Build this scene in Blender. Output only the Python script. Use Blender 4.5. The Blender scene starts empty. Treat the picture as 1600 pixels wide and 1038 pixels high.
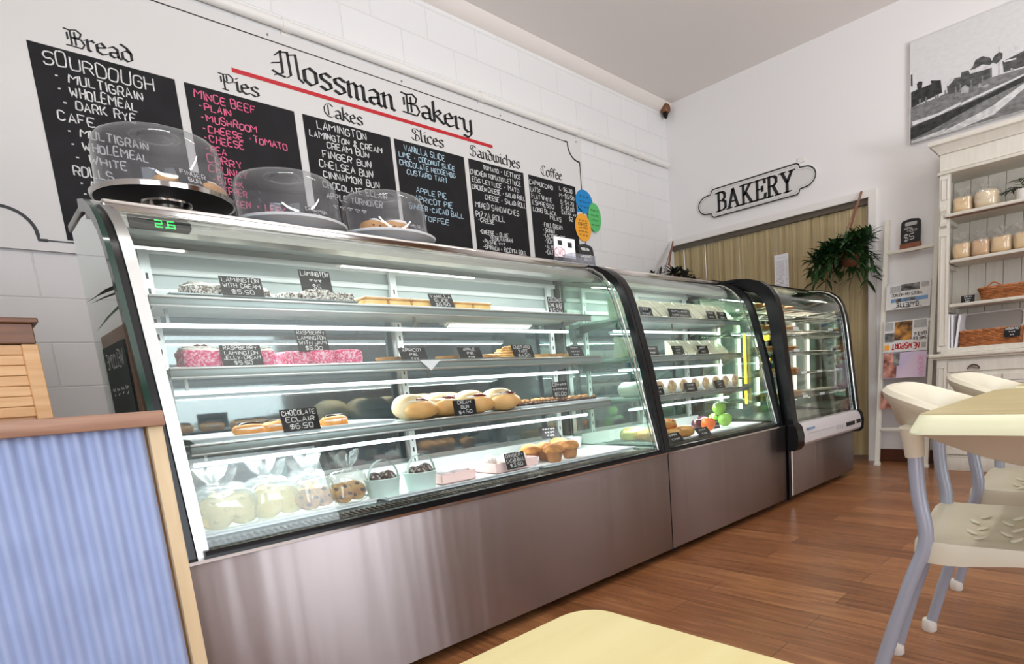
import bpy, bmesh, math, random
from math import sin, cos, pi, radians as R_
from mathutils import Vector as V, Matrix, Euler

SC = bpy.context.scene
COL = SC.collection
rnd = random.Random(7)

# ------------------------------------------------------------------ camera
# World: X runs along the menu wall into the shop, Y towards the menu wall, Z up, metres.
EYE = V((0.0, 0.0, 0.85))
ROT = ((0.6653477, -0.74315431, -0.07095155),      # camera right
       (-0.16485093, -0.05356307, -0.98486302),    # camera down
       (0.72810481, 0.66697277, -0.15814774))      # camera forward
FPX, CX, CY, W_, H_ = 919.29, 954.89, 741.07, 1600.0, 1038.0
cd = bpy.data.cameras.new('camera')
cam = bpy.data.objects.new('camera', cd)
COL.objects.link(cam)
r0, r1, r2 = (V(r) for r in ROT)
m = Matrix((r0, -r1, -r2)).transposed().to_4x4()
m.translation = EYE
cam.matrix_world = m
cd.sensor_fit = 'HORIZONTAL'
cd.sensor_width = 36.0
cd.lens = 36.0 * FPX / W_
cd.shift_x = (W_ / 2 - CX) / W_
cd.shift_y = (CY - H_ / 2) / W_
cd.clip_start = 0.01
SC.camera = cam


def ray(u, v):
    a, b = (u - CX) / FPX, (v - CY) / FPX
    return r0 * a + r1 * b + r2


def aty(u, v, y):
    """The point of the plane Y=y that the survey pixel (u, v) shows."""
    d = ray(u, v)
    return EYE + d * ((y - EYE.y) / d.y)


def atx(u, v, x):
    d = ray(u, v)
    return EYE + d * ((x - EYE.x) / d.x)


# ------------------------------------------------------------------ world, daylight, exposure
SC.view_settings.view_transform = 'Standard'
SC.view_settings.look = 'None'
SC.view_settings.gamma = 1.0
SC.view_settings.use_curve_mapping = False
SC.view_settings.exposure = -0.5
wd = bpy.data.worlds.new('sky')
SC.world = wd
wd.use_nodes = True
bg = wd.node_tree.nodes['Background']
bg.inputs[0].default_value = (0.80, 0.90, 1.0, 1)
bg.inputs[1].default_value = 1.6
cy = SC.cycles
cy.max_bounces = 10
cy.diffuse_bounces = 5
cy.glossy_bounces = 5
cy.transmission_bounces = 6
cy.transparent_max_bounces = 40
cy.sample_clamp_indirect = 6.0
cy.caustics_reflective = False
cy.caustics_refractive = False
cy.use_denoising = True


def area(name, loc, target, sx, sy, power, col=(1, 1, 1), parent=None, spread=None):
    l = bpy.data.lights.new(name, 'AREA')
    l.shape = 'RECTANGLE'
    l.size, l.size_y, l.energy, l.color = sx, sy, power, col
    if spread:
        l.spread = spread
    o = bpy.data.objects.new(name, l)
    COL.objects.link(o)
    o.location = loc
    o.rotation_euler = (V(target) - V(loc)).to_track_quat('-Z', 'Y').to_euler()
    if parent:
        o.parent = parent
        o.location = V(loc) - parent.location
    return o


# daylight through the shop window behind the camera, then two added fill lights
area('window_daylight', (1.5, -3.15, 1.75), (1.7, 3.0, 1.5), 2.4, 2.4, 130, (0.88, 0.93, 1.0))
area('ceiling_fill', (1.5, -3.12, .62), (2.1, -0.5, 3.5), 2.3, .5, 165, (0.94, 0.97, 1.0), spread=1.5)  # added fill aimed up at the ceiling, as if off the pavement
area('side_fill', (-1.15, -0.6, 1.3), (1.2, 1.2, 0.9), 1.6, 2.0, 56, (0.86, 0.92, 1.0))  # added side fill for the counter front; no door stands there

# ------------------------------------------------------------------ materials
def lin(c):
    return tuple(((x / 255) / 12.92 if x / 255 <= 0.04045 else ((x / 255 + 0.055) / 1.055) ** 2.4) for x in c)


def nt(name):
    m = bpy.data.materials.new(name)
    m.use_nodes = True
    t = m.node_tree
    return m, t, t.nodes['Principled BSDF']


def N(t, typ, **kw):
    n = t.nodes.new(typ)
    for k, v in kw.items():
        if k.startswith('i_'):
            key = k[2:]
            key = int(key) if key.isdigit() else key.replace('_', ' ')
            n.inputs[key].default_value = v
        else:
            setattr(n, k, v)
    return n


def pm(name, rgb, rough=0.5, metal=0.0, rgb2=None, nscale=20.0, stretch=(1, 1, 1), bump=0.0, bscale=None,
       coat=0.0, trans=0.0, emit=0.0, sss=0.0, det=4.0, spec=0.5, lo=0.35, hi=0.65, alpha=1.0):
    """One painted / baked / moulded stuff: Principled with a noise-mixed colour and a noise bump."""
    m, t, b = nt(name)
    c = lin(rgb)
    b.inputs['Base Color'].default_value = (*c, 1)
    b.inputs['Roughness'].default_value = rough
    b.inputs['Metallic'].default_value = metal
    b.inputs['Specular IOR Level'].default_value = spec
    b.inputs['Coat Weight'].default_value = coat
    b.inputs['Transmission Weight'].default_value = trans
    b.inputs['Alpha'].default_value = alpha
    if sss:
        b.inputs['Subsurface Weight'].default_value = sss
        b.inputs['Subsurface Radius'].default_value = (0.02, 0.012, 0.006)
        b.inputs['Subsurface Scale'].default_value = 0.3
    if emit:
        b.inputs['Emission Color'].default_value = (*c, 1)
        b.inputs['Emission Strength'].default_value = emit
    if rgb2 or bump:
        tc = N(t, 'ShaderNodeTexCoord')
        mp = N(t, 'ShaderNodeMapping')
        mp.inputs['Scale'].default_value = stretch
        t.links.new(tc.outputs['Object'], mp.inputs['Vector'])
        if rgb2:
            nz = N(t, 'ShaderNodeTexNoise')
            nz.inputs['Scale'].default_value = nscale
            nz.inputs['Detail'].default_value = det
            t.links.new(mp.outputs[0], nz.inputs['Vector'])
            rp = N(t, 'ShaderNodeValToRGB')
            rp.color_ramp.elements[0].position = lo
            rp.color_ramp.elements[1].position = hi
            rp.color_ramp.elements[0].color = (*c, 1)
            rp.color_ramp.elements[1].color = (*lin(rgb2), 1)
            t.links.new(nz.outputs['Fac'], rp.inputs[0])
            t.links.new(rp.outputs[0], b.inputs['Base Color'])
        if bump:
            n2 = N(t, 'ShaderNodeTexNoise')
            n2.inputs['Scale'].default_value = bscale or nscale
            n2.inputs['Detail'].default_value = det
            t.links.new(mp.outputs[0], n2.inputs['Vector'])
            bp = N(t, 'ShaderNodeBump')
            bp.inputs['Strength'].default_value = bump
            bp.inputs['Distance'].default_value = 0.01
            t.links.new(n2.outputs['Fac'], bp.inputs['Height'])
            t.links.new(bp.outputs[0], b.inputs['Normal'])
    return m


def glass_mat(name, tint=(1, 1, 1), base=0.045, rough=0.0, gain=1.0, body=0.0, body_rgb=(200, 210, 205)):
    """Thin pane: clear and tinted straight through, mirror-like towards grazing."""
    m = bpy.data.materials.new(name)
    m.use_nodes = True
    t = m.node_tree
    t.nodes.clear()
    out = N(t, 'ShaderNodeOutputMaterial')
    tr = N(t, 'ShaderNodeBsdfTransparent')
    tr.inputs[0].default_value = (*tint, 1)
    gl = N(t, 'ShaderNodeBsdfGlossy')
    gl.inputs['Roughness'].default_value = rough
    gl.inputs[0].default_value = (0.95, 1, 0.98, 1)
    lw = N(t, 'ShaderNodeLayerWeight')
    lw.inputs['Blend'].default_value = 0.5
    pw = N(t, 'ShaderNodeMath', operation='POWER')
    pw.inputs[1].default_value = 4.0
    t.links.new(lw.outputs['Facing'], pw.inputs[0])
    ma = N(t, 'ShaderNodeMath', operation='MULTIPLY_ADD', use_clamp=True)
    ma.inputs[1].default_value = gain * (1 - base)
    ma.inputs[2].default_value = base
    t.links.new(pw.outputs[0], ma.inputs[0])
    mx = N(t, 'ShaderNodeMixShader')
    t.links.new(ma.outputs[0], mx.inputs[0])
    src = tr
    if body:
        df = N(t, 'ShaderNodeBsdfDiffuse')
        df.inputs[0].default_value = (*lin(body_rgb), 1)
        mb = N(t, 'ShaderNodeMixShader')
        mb.inputs[0].default_value = body
        t.links.new(tr.outputs[0], mb.inputs[1])
        t.links.new(df.outputs[0], mb.inputs[2])
        src = mb
    t.links.new(src.outputs[0], mx.inputs[1])
    t.links.new(gl.outputs[0], mx.inputs[2])
    t.links.new(mx.outputs[0], out.inputs[0])
    return m


def block_wall_mat():
    m, t, b = nt('painted_blockwork')
    tc = N(t, 'ShaderNodeTexCoord')
    sx = N(t, 'ShaderNodeSeparateXYZ')
    cx = N(t, 'ShaderNodeCombineXYZ')
    t.links.new(tc.outputs['Object'], sx.inputs[0])
    a1 = N(t, 'ShaderNodeMath', operation='ADD'); a1.inputs[1].default_value = 0.048 + 4.0
    a2 = N(t, 'ShaderNodeMath', operation='ADD'); a2.inputs[1].default_value = 0.004 + 4.0
    t.links.new(sx.outputs[0], a1.inputs[0]); t.links.new(sx.outputs[2], a2.inputs[0])
    t.links.new(a1.outputs[0], cx.inputs[0]); t.links.new(a2.outputs[0], cx.inputs[1])
    br = N(t, 'ShaderNodeTexBrick', offset=0.5)
    br.inputs['Scale'].default_value = 1.0
    br.inputs['Brick Width'].default_value = 0.4
    br.inputs['Row Height'].default_value = 0.2
    br.inputs['Mortar Size'].default_value = 0.0045
    br.inputs['Mortar Smooth'].default_value = 0.6
    br.inputs['Color1'].default_value = (*lin((228, 227, 226)), 1)
    br.inputs['Color2'].default_value = (*lin((225, 224, 223)), 1)
    br.inputs['Mortar'].default_value = (*lin((220, 219, 218)), 1)
    t.links.new(cx.outputs[0], br.inputs['Vector'])
    t.links.new(br.outputs['Color'], b.inputs['Base Color'])
    iv = N(t, 'ShaderNodeMath', operation='SUBTRACT'); iv.inputs[0].default_value = 1.0
    t.links.new(br.outputs['Fac'], iv.inputs[1])
    bp = N(t, 'ShaderNodeBump'); bp.inputs['Strength'].default_value = 0.5; bp.inputs['Distance'].default_value = 0.004
    t.links.new(iv.outputs[0], bp.inputs['Height'])
    t.links.new(bp.outputs[0], b.inputs['Normal'])
    b.inputs['Roughness'].default_value = 0.45
    return m


def plank_mat(name, c1, c2, c3, width=0.125, length=1.25, rough=0.32, axis='Y', gap=0.0012):
    m, t, b = nt(name)
    tc = N(t, 'ShaderNodeTexCoord')
    sx = N(t, 'ShaderNodeSeparateXYZ')
    cx = N(t, 'ShaderNodeCombineXYZ')
    t.links.new(tc.outputs['Object'], sx.inputs[0])
    i, j = {'Y': (1, 0), 'X': (0, 1), 'XZ': (0, 2), 'YZ': (1, 2), 'ZX': (2, 0)}[axis]
    off = []
    for k in (i, j):
        a = N(t, 'ShaderNodeMath', operation='ADD'); a.inputs[1].default_value = 20.0
        t.links.new(sx.outputs[k], a.inputs[0]); off.append(a)
    t.links.new(off[0].outputs[0], cx.inputs[0]); t.links.new(off[1].outputs[0], cx.inputs[1])
    br = N(t, 'ShaderNodeTexBrick', offset=0.37)
    br.inputs['Scale'].default_value = 1.0
    br.inputs['Brick Width'].default_value = length
    br.inputs['Row Height'].default_value = width
    br.inputs['Mortar Size'].default_value = gap
    br.inputs['Color1'].default_value = (0, 0, 0, 1)
    br.inputs['Color2'].default_value = (1, 1, 1, 1)
    br.inputs['Mortar'].default_value = (0.0, 0.0, 0.0, 1)
    t.links.new(cx.outputs[0], br.inputs['Vector'])
    mp = N(t, 'ShaderNodeMapping')
    mp.inputs['Scale'].default_value = (2.2, 30, 1)
    t.links.new(cx.outputs[0], mp.inputs['Vector'])
    nz = N(t, 'ShaderNodeTexNoise'); nz.inputs['Scale'].default_value = 1.6; nz.inputs['Detail'].default_value = 6
    nz.inputs['Distortion'].default_value = 0.6
    t.links.new(mp.outputs[0], nz.inputs['Vector'])
    ad = N(t, 'ShaderNodeMath', operation='MULTIPLY_ADD')
    ad.inputs[1].default_value = 0.36
    t.links.new(br.outputs['Color'], ad.inputs[0])
    sc = N(t, 'ShaderNodeMath', operation='MULTIPLY_ADD'); sc.inputs[1].default_value = 1.2; sc.inputs[2].default_value = -0.28
    t.links.new(nz.outputs['Fac'], sc.inputs[0])
    t.links.new(sc.outputs[0], ad.inputs[2])
    rp = N(t, 'ShaderNodeValToRGB')
    rp.color_ramp.elements[0].position = 0.05; rp.color_ramp.elements[1].position = 0.95
    rp.color_ramp.elements[0].color = (*lin(c1), 1); rp.color_ramp.elements[1].color = (*lin(c3), 1)
    e = rp.color_ramp.elements.new(0.5); e.color = (*lin(c2), 1)
    t.links.new(ad.outputs[0], rp.inputs[0])
    mx = N(t, 'ShaderNodeMix', data_type='RGBA')
    t.links.new(br.outputs['Fac'], mx.inputs['Factor'])
    t.links.new(rp.outputs[0], mx.inputs['A'])
    mx.inputs['B'].default_value = (*[x * 0.45 for x in lin(c1)], 1)
    t.links.new(mx.outputs['Result'], b.inputs['Base Color'])
    b.inputs['Roughness'].default_value = rough
    bp = N(t, 'ShaderNodeBump'); bp.inputs['Strength'].default_value = 0.15; bp.inputs['Distance'].default_value = 0.003
    t.links.new(nz.outputs['Fac'], bp.inputs['Height'])
    t.links.new(bp.outputs[0], b.inputs['Normal'])
    return m


def steel_mat(name, rgb=(168, 159, 159), rough=0.42, aniso=0.9, streak=0.25):
    """Brushed steel sheet, brushed along its length: reflections smear up and down."""
    m, t, b = nt(name)
    b.inputs['Metallic'].default_value = 1.0
    b.inputs['Anisotropic'].default_value = aniso
    b.inputs['Anisotropic Rotation'].default_value = 0.25
    tg = N(t, 'ShaderNodeTangent', direction_type='RADIAL', axis='Z')
    t.links.new(tg.outputs[0], b.inputs['Tangent'])
    tc = N(t, 'ShaderNodeTexCoord')
    mp = N(t, 'ShaderNodeMapping'); mp.inputs['Scale'].default_value = (1.5, 1.5, 260)
    t.links.new(tc.outputs['Object'], mp.inputs[0])
    nz = N(t, 'ShaderNodeTexNoise'); nz.inputs['Scale'].default_value = 2.0; nz.inputs['Detail'].default_value = 3
    t.links.new(mp.outputs[0], nz.inputs['Vector'])
    rp = N(t, 'ShaderNodeMapRange'); rp.inputs['To Min'].default_value = rough - 0.02; rp.inputs['To Max'].default_value = rough + 0.03
    t.links.new(nz.outputs['Fac'], rp.inputs['Value'])
    t.links.new(rp.outputs[0], b.inputs['Roughness'])
    # the sheet is not quite flat: wide soft dents
    mp2 = N(t, 'ShaderNodeMapping'); mp2.inputs['Scale'].default_value = (7.0, 7.0, 0.35)
    t.links.new(tc.outputs['Object'], mp2.inputs[0])
    n3 = N(t, 'ShaderNodeTexNoise'); n3.inputs['Scale'].default_value = 1.3; n3.inputs['Detail'].default_value = 2
    t.links.new(mp2.outputs[0], n3.inputs['Vector'])
    bp = N(t, 'ShaderNodeBump'); bp.inputs['Strength'].default_value = streak; bp.inputs['Distance'].default_value = 0.02
    t.links.new(n3.outputs['Fac'], bp.inputs['Height'])
    t.links.new(bp.outputs[0], b.inputs['Normal'])
    b.inputs['Base Color'].default_value = (*lin(rgb), 1)
    return m


M = {}
M['blocks'] = block_wall_mat()
M['plaster'] = pm('painted_plaster', (236, 234, 233), 0.55, bump=0.03, nscale=60)
M['ceil'] = pm('ceiling_paint', (224, 217, 212), 0.6, bump=0.02, nscale=40)
M['coving'] = pm('coving_paint', (224, 216, 209), 0.55, bump=0.02, nscale=40)
M['floor'] = plank_mat('floor_planks', (104, 64, 38), (142, 92, 57), (180, 126, 82))
M['skirt'] = pm('brown_skirting', (96, 56, 36), 0.4, rgb2=(80, 44, 28), nscale=9, stretch=(1, 6, 30))
M['white'] = pm('white_paint', (232, 229, 224), 0.4, bump=0.02, nscale=50)
M['signwhite'] = pm('sign_board_white', (218, 216, 213), 0.28, bump=0.005, nscale=6)
M['cream'] = pm('cream_painted_wood', (220, 216, 205), 0.42, rgb2=(213, 208, 196), nscale=5, stretch=(6, 6, 1), bump=0.03)
M['ladderp'] = pm('ladder_paint', (230, 226, 212), 0.45, bump=0.03, nscale=30)
M['board'] = pm('blackboard', (30, 29, 31), 0.6, rgb2=(36, 35, 37), nscale=7, bump=0.02, spec=0.2)
M['black'] = pm('black_plastic', (13, 13, 15), 0.25, bump=0.01, nscale=30, spec=0.3)
M['blackm'] = pm('black_matt', (24, 23, 24), 0.6, bump=0.03, nscale=40)
M['ink'] = pm('black_sign_paint', (22, 22, 24), 0.45, bump=0.01, nscale=40)
M['red'] = pm('red_sign_paint', (190, 28, 40), 0.4, bump=0.01, nscale=40)
M['chalk'] = pm('chalk_white', (236, 236, 234), 0.9, rgb2=(200, 200, 200), nscale=120)
M['chalkp'] = pm('chalk_pink', (236, 116, 150), 0.9, rgb2=(214, 92, 130), nscale=120)
M['chalkb'] = pm('chalk_pale_blue', (190, 214, 226), 0.9, rgb2=(160, 190, 206), nscale=120)
M['steel'] = steel_mat('brushed_steel')
M['steelp'] = pm('polished_steel', (206, 204, 200), 0.12, 1.0, bump=0.01, nscale=5)
M['alu'] = pm('anodised_aluminium', (186, 188, 187), 0.32, 1.0, bump=0.01, nscale=8)
M['greyst'] = pm('satin_steel', (150, 150, 146), 0.35, 1.0, bump=0.01, nscale=8)
M['enamel'] = pm('white_enamel', (236, 240, 238), 0.25, bump=0.01, nscale=10)
M['traywhite'] = pm('white_plastic_tray', (240, 243, 245), 0.3, bump=0.01, nscale=10)
M['traysteel'] = pm('grey_tray', (140, 146, 146), 0.35, 0.8, bump=0.02, nscale=12)
M['glass'] = glass_mat('curved_front_glass', (0.97, 0.992, 0.982), 0.03, gain=0.9)
M['endglass'] = glass_mat('end_glass', (0.34, 0.42, 0.38), 0.42, gain=1.5)
M['backglass'] = glass_mat('sliding_door_glass', (0.42, 0.48, 0.50), 0.13, rough=0.05, gain=0.9, body=0.22, body_rgb=(120, 138, 148))
M['shelfglass'] = glass_mat('shelf_glass', (0.84, 0.94, 0.89), 0.08)
M['acrylic'] = glass_mat('clear_acrylic', (0.84, 0.84, 0.86), 0.04, gain=0.8, body=0.05, body_rgb=(225, 225, 232))
M['cello'] = glass_mat('cellophane', (0.95, 0.97, 0.97), 0.12, rough=0.12, gain=0.9, body=0.13, body_rgb=(245, 250, 250))
M['bag'] = glass_mat('bread_bag', (0.95, 0.95, 0.95), 0.10, rough=0.15, gain=0.8, body=0.13, body_rgb=(242, 240, 236))
M['greenedge'] = pm('green_glass_edge', (14, 52, 42), 0.1, bump=0.005, nscale=10)
M['led'] = pm('led_tube', (240, 250, 255), 0.4, emit=3.0)
M['yglow'] = pm('yellow_glow', (255, 214, 60), 0.4, emit=3.0)  # glowing yellow for the end glass streak and the blocks beside the warmer
M['ledw'] = pm('warm_lamp', (255, 244, 226), 0.4, emit=6.0)
M['digit'] = pm('green_digits', (30, 255, 90), 0.5, emit=3.5)
M['yellow'] = pm('yellow_laminate', (214, 202, 148), 0.32, rgb2=(207, 193, 137), nscale=3, stretch=(2, 14, 1), bump=0.01)
M['tableedge'] = pm('pale_yellow_edge_band', (240, 240, 206), 0.4, rgb2=(234, 234, 196), nscale=5, stretch=(1, 1, 12))
M['tablepine'] = pm('yellow_woodgrain_laminate', (204, 190, 142), 0.3, rgb2=(184, 168, 118), nscale=3, stretch=(18, 1.5, 1), bump=0.01)
M['railface'] = pm('grey_ticket_rail', (138, 150, 148), 0.3, 0.3, bump=0.01, nscale=20)
M['chairp'] = pm('cream_moulded_plastic', (218, 211, 189), 0.38, bump=0.02, nscale=60)
M['legm'] = pm('grey_painted_tube', (170, 176, 190), 0.36, 0.2, bump=0.02, nscale=60)
M['foot'] = pm('white_rubber', (222, 216, 206), 0.6, bump=0.03, nscale=60)
M['corr'] = pm('galvanised_iron', (164, 180, 216), 0.55, 0.1, rgb2=(156, 171, 207), nscale=10, bump=0.02)
M['strip'] = pm('pine_edge_strip', (220, 198, 160), 0.5, rgb2=(211, 188, 148), nscale=6, stretch=(8, 8, 1))
M['captimber'] = pm('brown_timber_cap', (168, 130, 106), 0.45, rgb2=(146, 108, 86), nscale=6, stretch=(1, 10, 14))
M['pine'] = pm('pine_slats', (226, 184, 134), 0.5, rgb2=(210, 162, 110), nscale=5, stretch=(1, 8, 14))
M['walnut'] = pm('dark_stained_timber', (128, 84, 54), 0.4, rgb2=(100, 62, 38), nscale=6, stretch=(1, 10, 14))
M['leaf'] = pm('leaf_green', (44, 84, 36), 0.45, rgb2=(30, 60, 28), nscale=14)
M['leaf2'] = pm('dark_leaf', (30, 40, 26), 0.5, rgb2=(18, 24, 18), nscale=14)
M['terra'] = pm('terracotta', (148, 92, 66), 0.7, rgb2=(128, 76, 54), nscale=18, bump=0.05)
M['strap'] = pm('brown_leather_strap', (134, 92, 72), 0.6, bump=0.05, nscale=60)
M['pvc'] = pm('beige_curtain_plastic', (186, 168, 126), 0.35, rgb2=(168, 149, 108), nscale=3, stretch=(5, 5, 0.5), bump=0.03)
M['railm'] = pm('dull_rail', (104, 96, 84), 0.45, 0.6, bump=0.02, nscale=30)
M['paper'] = pm('white_paper', (234, 234, 238), 0.8, bump=0.01, nscale=40)
M['news'] = pm('newsprint', (224, 222, 219), 0.85, rgb2=(214, 212, 208), nscale=30)
M['newsgrey'] = pm('newsprint_grey_text', (150, 150, 150), 0.85, rgb2=(190, 190, 188), nscale=90, stretch=(1, 1, 4))
M['nred'] = pm('newspaper_red', (186, 42, 46), 0.8, bump=0.01, nscale=40)
M['nblue'] = pm('newspaper_blue', (120, 160, 200), 0.8, rgb2=(90, 110, 130), nscale=14)
M['nphoto'] = pm('newspaper_photo', (70, 52, 40), 0.8, rgb2=(212, 150, 70), nscale=16)
M['nphoto2'] = pm('newspaper_grey_photo', (50, 50, 50), 0.8, rgb2=(150, 150, 146), nscale=22)
M['magl'] = pm('magazine_lilac', (188, 176, 206), 0.35, rgb2=(214, 192, 208), nscale=3)
M['magp'] = pm('magazine_pink', (216, 150, 190), 0.35, bump=0.01, nscale=40)
M['magd'] = pm('magazine_warm_photo', (110, 60, 50), 0.35, rgb2=(228, 166, 146), nscale=18)
M['discb'] = pm('blue_paper', (20, 134, 200), 0.7, bump=0.01, nscale=40)
M['discg'] = pm('green_paper', (92, 190, 108), 0.7, bump=0.01, nscale=40)
M['disco'] = pm('orange_paper', (248, 172, 52), 0.7, bump=0.01, nscale=40)
M['pen'] = pm('marker_ink', (40, 40, 44), 0.8, bump=0.01, nscale=40)
M['penr'] = pm('red_marker', (206, 70, 84), 0.8, bump=0.01, nscale=40)
M['wick'] = pm('wicker', (196, 126, 74), 0.6, rgb2=(146, 88, 48), nscale=30, stretch=(1, 1, 2), bump=0.3, bscale=60)
M['grey_lid'] = pm('grey_dish', (176, 168, 160), 0.4, bump=0.01, nscale=30)
M['brass'] = pm('dark_cup_pull', (120, 112, 104), 0.3, 1.0, bump=0.01, nscale=30)
# food
M['crust'] = pm('baked_crust', (214, 164, 96), 0.6, rgb2=(186, 128, 66), nscale=14, bump=0.15, bscale=60)
M['choux'] = pm('golden_choux', (232, 168, 96), 0.55, rgb2=(204, 132, 62), nscale=18, bump=0.12, bscale=60)
M['bun'] = pm('soft_bun', (226, 178, 116), 0.5, rgb2=(208, 152, 90), nscale=9, bump=0.04, bscale=40)
M['bunw'] = pm('floury_bun_top', (238, 218, 180), 0.65, rgb2=(222, 184, 130), nscale=10, bump=0.04, bscale=60)
M['jam'] = pm('dark_jam', (116, 24, 30), 0.25, rgb2=(80, 16, 22), nscale=40, bump=0.2)
M['cream_f'] = pm('whipped_cream', (250, 246, 238), 0.5, bump=0.15, nscale=50)
M['coco'] = pm('coconut_on_chocolate', (92, 74, 66), 0.8, rgb2=(240, 236, 228), nscale=170, bump=0.6, bscale=200, lo=0.42, hi=0.58)
M['cocopink'] = pm('coconut_on_raspberry', (226, 62, 118), 0.75, rgb2=(252, 214, 226), nscale=170, bump=0.6, bscale=200, lo=0.45, hi=0.66)
M['cocowhite'] = pm('white_coconut', (244, 242, 236), 0.85, rgb2=(186, 176, 170), nscale=160, bump=0.6, bscale=200, lo=0.5, hi=0.75)
M['custard'] = pm('yellow_custard', (240, 206, 132), 0.4, rgb2=(228, 184, 104), nscale=20, bump=0.03)
M['pastry'] = pm('flaky_pastry', (226, 182, 110), 0.6, rgb2=(196, 140, 74), nscale=26, bump=0.25, bscale=60)
M['choc'] = pm('chocolate_glaze', (56, 34, 26), 0.22, rgb2=(44, 26, 20), nscale=20, bump=0.03)
M['nuts'] = pm('toasted_nuts', (204, 152, 92), 0.6, rgb2=(140, 88, 48), nscale=40, bump=0.3)
M['ballc'] = pm('rolled_chocolate_ball', (84, 70, 66), 0.8, rgb2=(216, 210, 206), nscale=120, bump=0.4, lo=0.5, hi=0.72)
M['muff'] = pm('muffin_top', (204, 142, 68), 0.65, rgb2=(160, 100, 44), nscale=30, bump=0.3, bscale=60)
M['berry'] = pm('dark_berry', (60, 34, 40), 0.5, bump=0.05, nscale=40)
M['mcup'] = pm('brown_muffin_paper', (172, 118, 70), 0.7, rgb2=(150, 98, 56), nscale=30, stretch=(1, 1, 0.2))
M['mint'] = pm('mint_card', (214, 234, 228), 0.6, bump=0.02, nscale=40)
M['pinkcard'] = pm('pink_card_tray', (240, 206, 202), 0.6, bump=0.02, nscale=40)
M['bisc'] = pm('pale_biscuit', (240, 226, 158), 0.6, rgb2=(228, 206, 128), nscale=18, bump=0.1)
M['bisc2'] = pm('golden_slice', (224, 178, 96), 0.6, rgb2=(176, 112, 60), nscale=22, bump=0.2)
M['sbread'] = pm('white_sandwich_bread', (246, 238, 206), 0.75, rgb2=(238, 224, 182), nscale=30, bump=0.08)
M['lett'] = pm('lettuce_filling', (168, 190, 96), 0.6, rgb2=(232, 226, 180), nscale=40, bump=0.2)
M['wrapp'] = pm('white_wrap_paper', (246, 242, 236), 0.7, bump=0.1, nscale=30)
M['wrapf'] = pm('wrap_filling', (176, 134, 104), 0.7, rgb2=(214, 196, 150), nscale=50, bump=0.3)
M['panelgrey'] = pm('pale_grey_panel', (202, 198, 198), 0.35, bump=0.01, nscale=20)
M['shelfm'] = pm('satin_grey_shelf', (176, 186, 184), 0.35, bump=0.01, nscale=20)
M['apple'] = pm('green_apple', (116, 168, 58), 0.28, rgb2=(138, 184, 78), nscale=14)
M['orange'] = pm('orange_peel', (240, 122, 46), 0.4, rgb2=(232, 104, 36), nscale=20, bump=0.1, bscale=120)
M['plum'] = pm('dark_plum', (74, 26, 40), 0.3, rgb2=(54, 18, 30), nscale=14)
M['stem'] = pm('brown_stalk', (84, 60, 36), 0.7, bump=0.05, nscale=60)
M['pie'] = pm('pie_crust', (196, 134, 72), 0.55, rgb2=(150, 92, 46), nscale=18, bump=0.15)
M['loaf'] = pm('loaf_crust', (240, 206, 146), 0.6, rgb2=(226, 180, 112), nscale=12, bump=0.08)
for k_, g_ in (('g0', 26), ('g1', 60), ('g2', 104), ('g3', 150), ('g4', 196), ('g5', 214)):
    M[k_] = pm('photo_grey_%d' % g_, (g_, g_, g_), 0.6, rgb2=(min(255, g_ + (34 if g_ < 200 else 6)),) * 3, nscale=24, stretch=(1, 1, 2))

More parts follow.
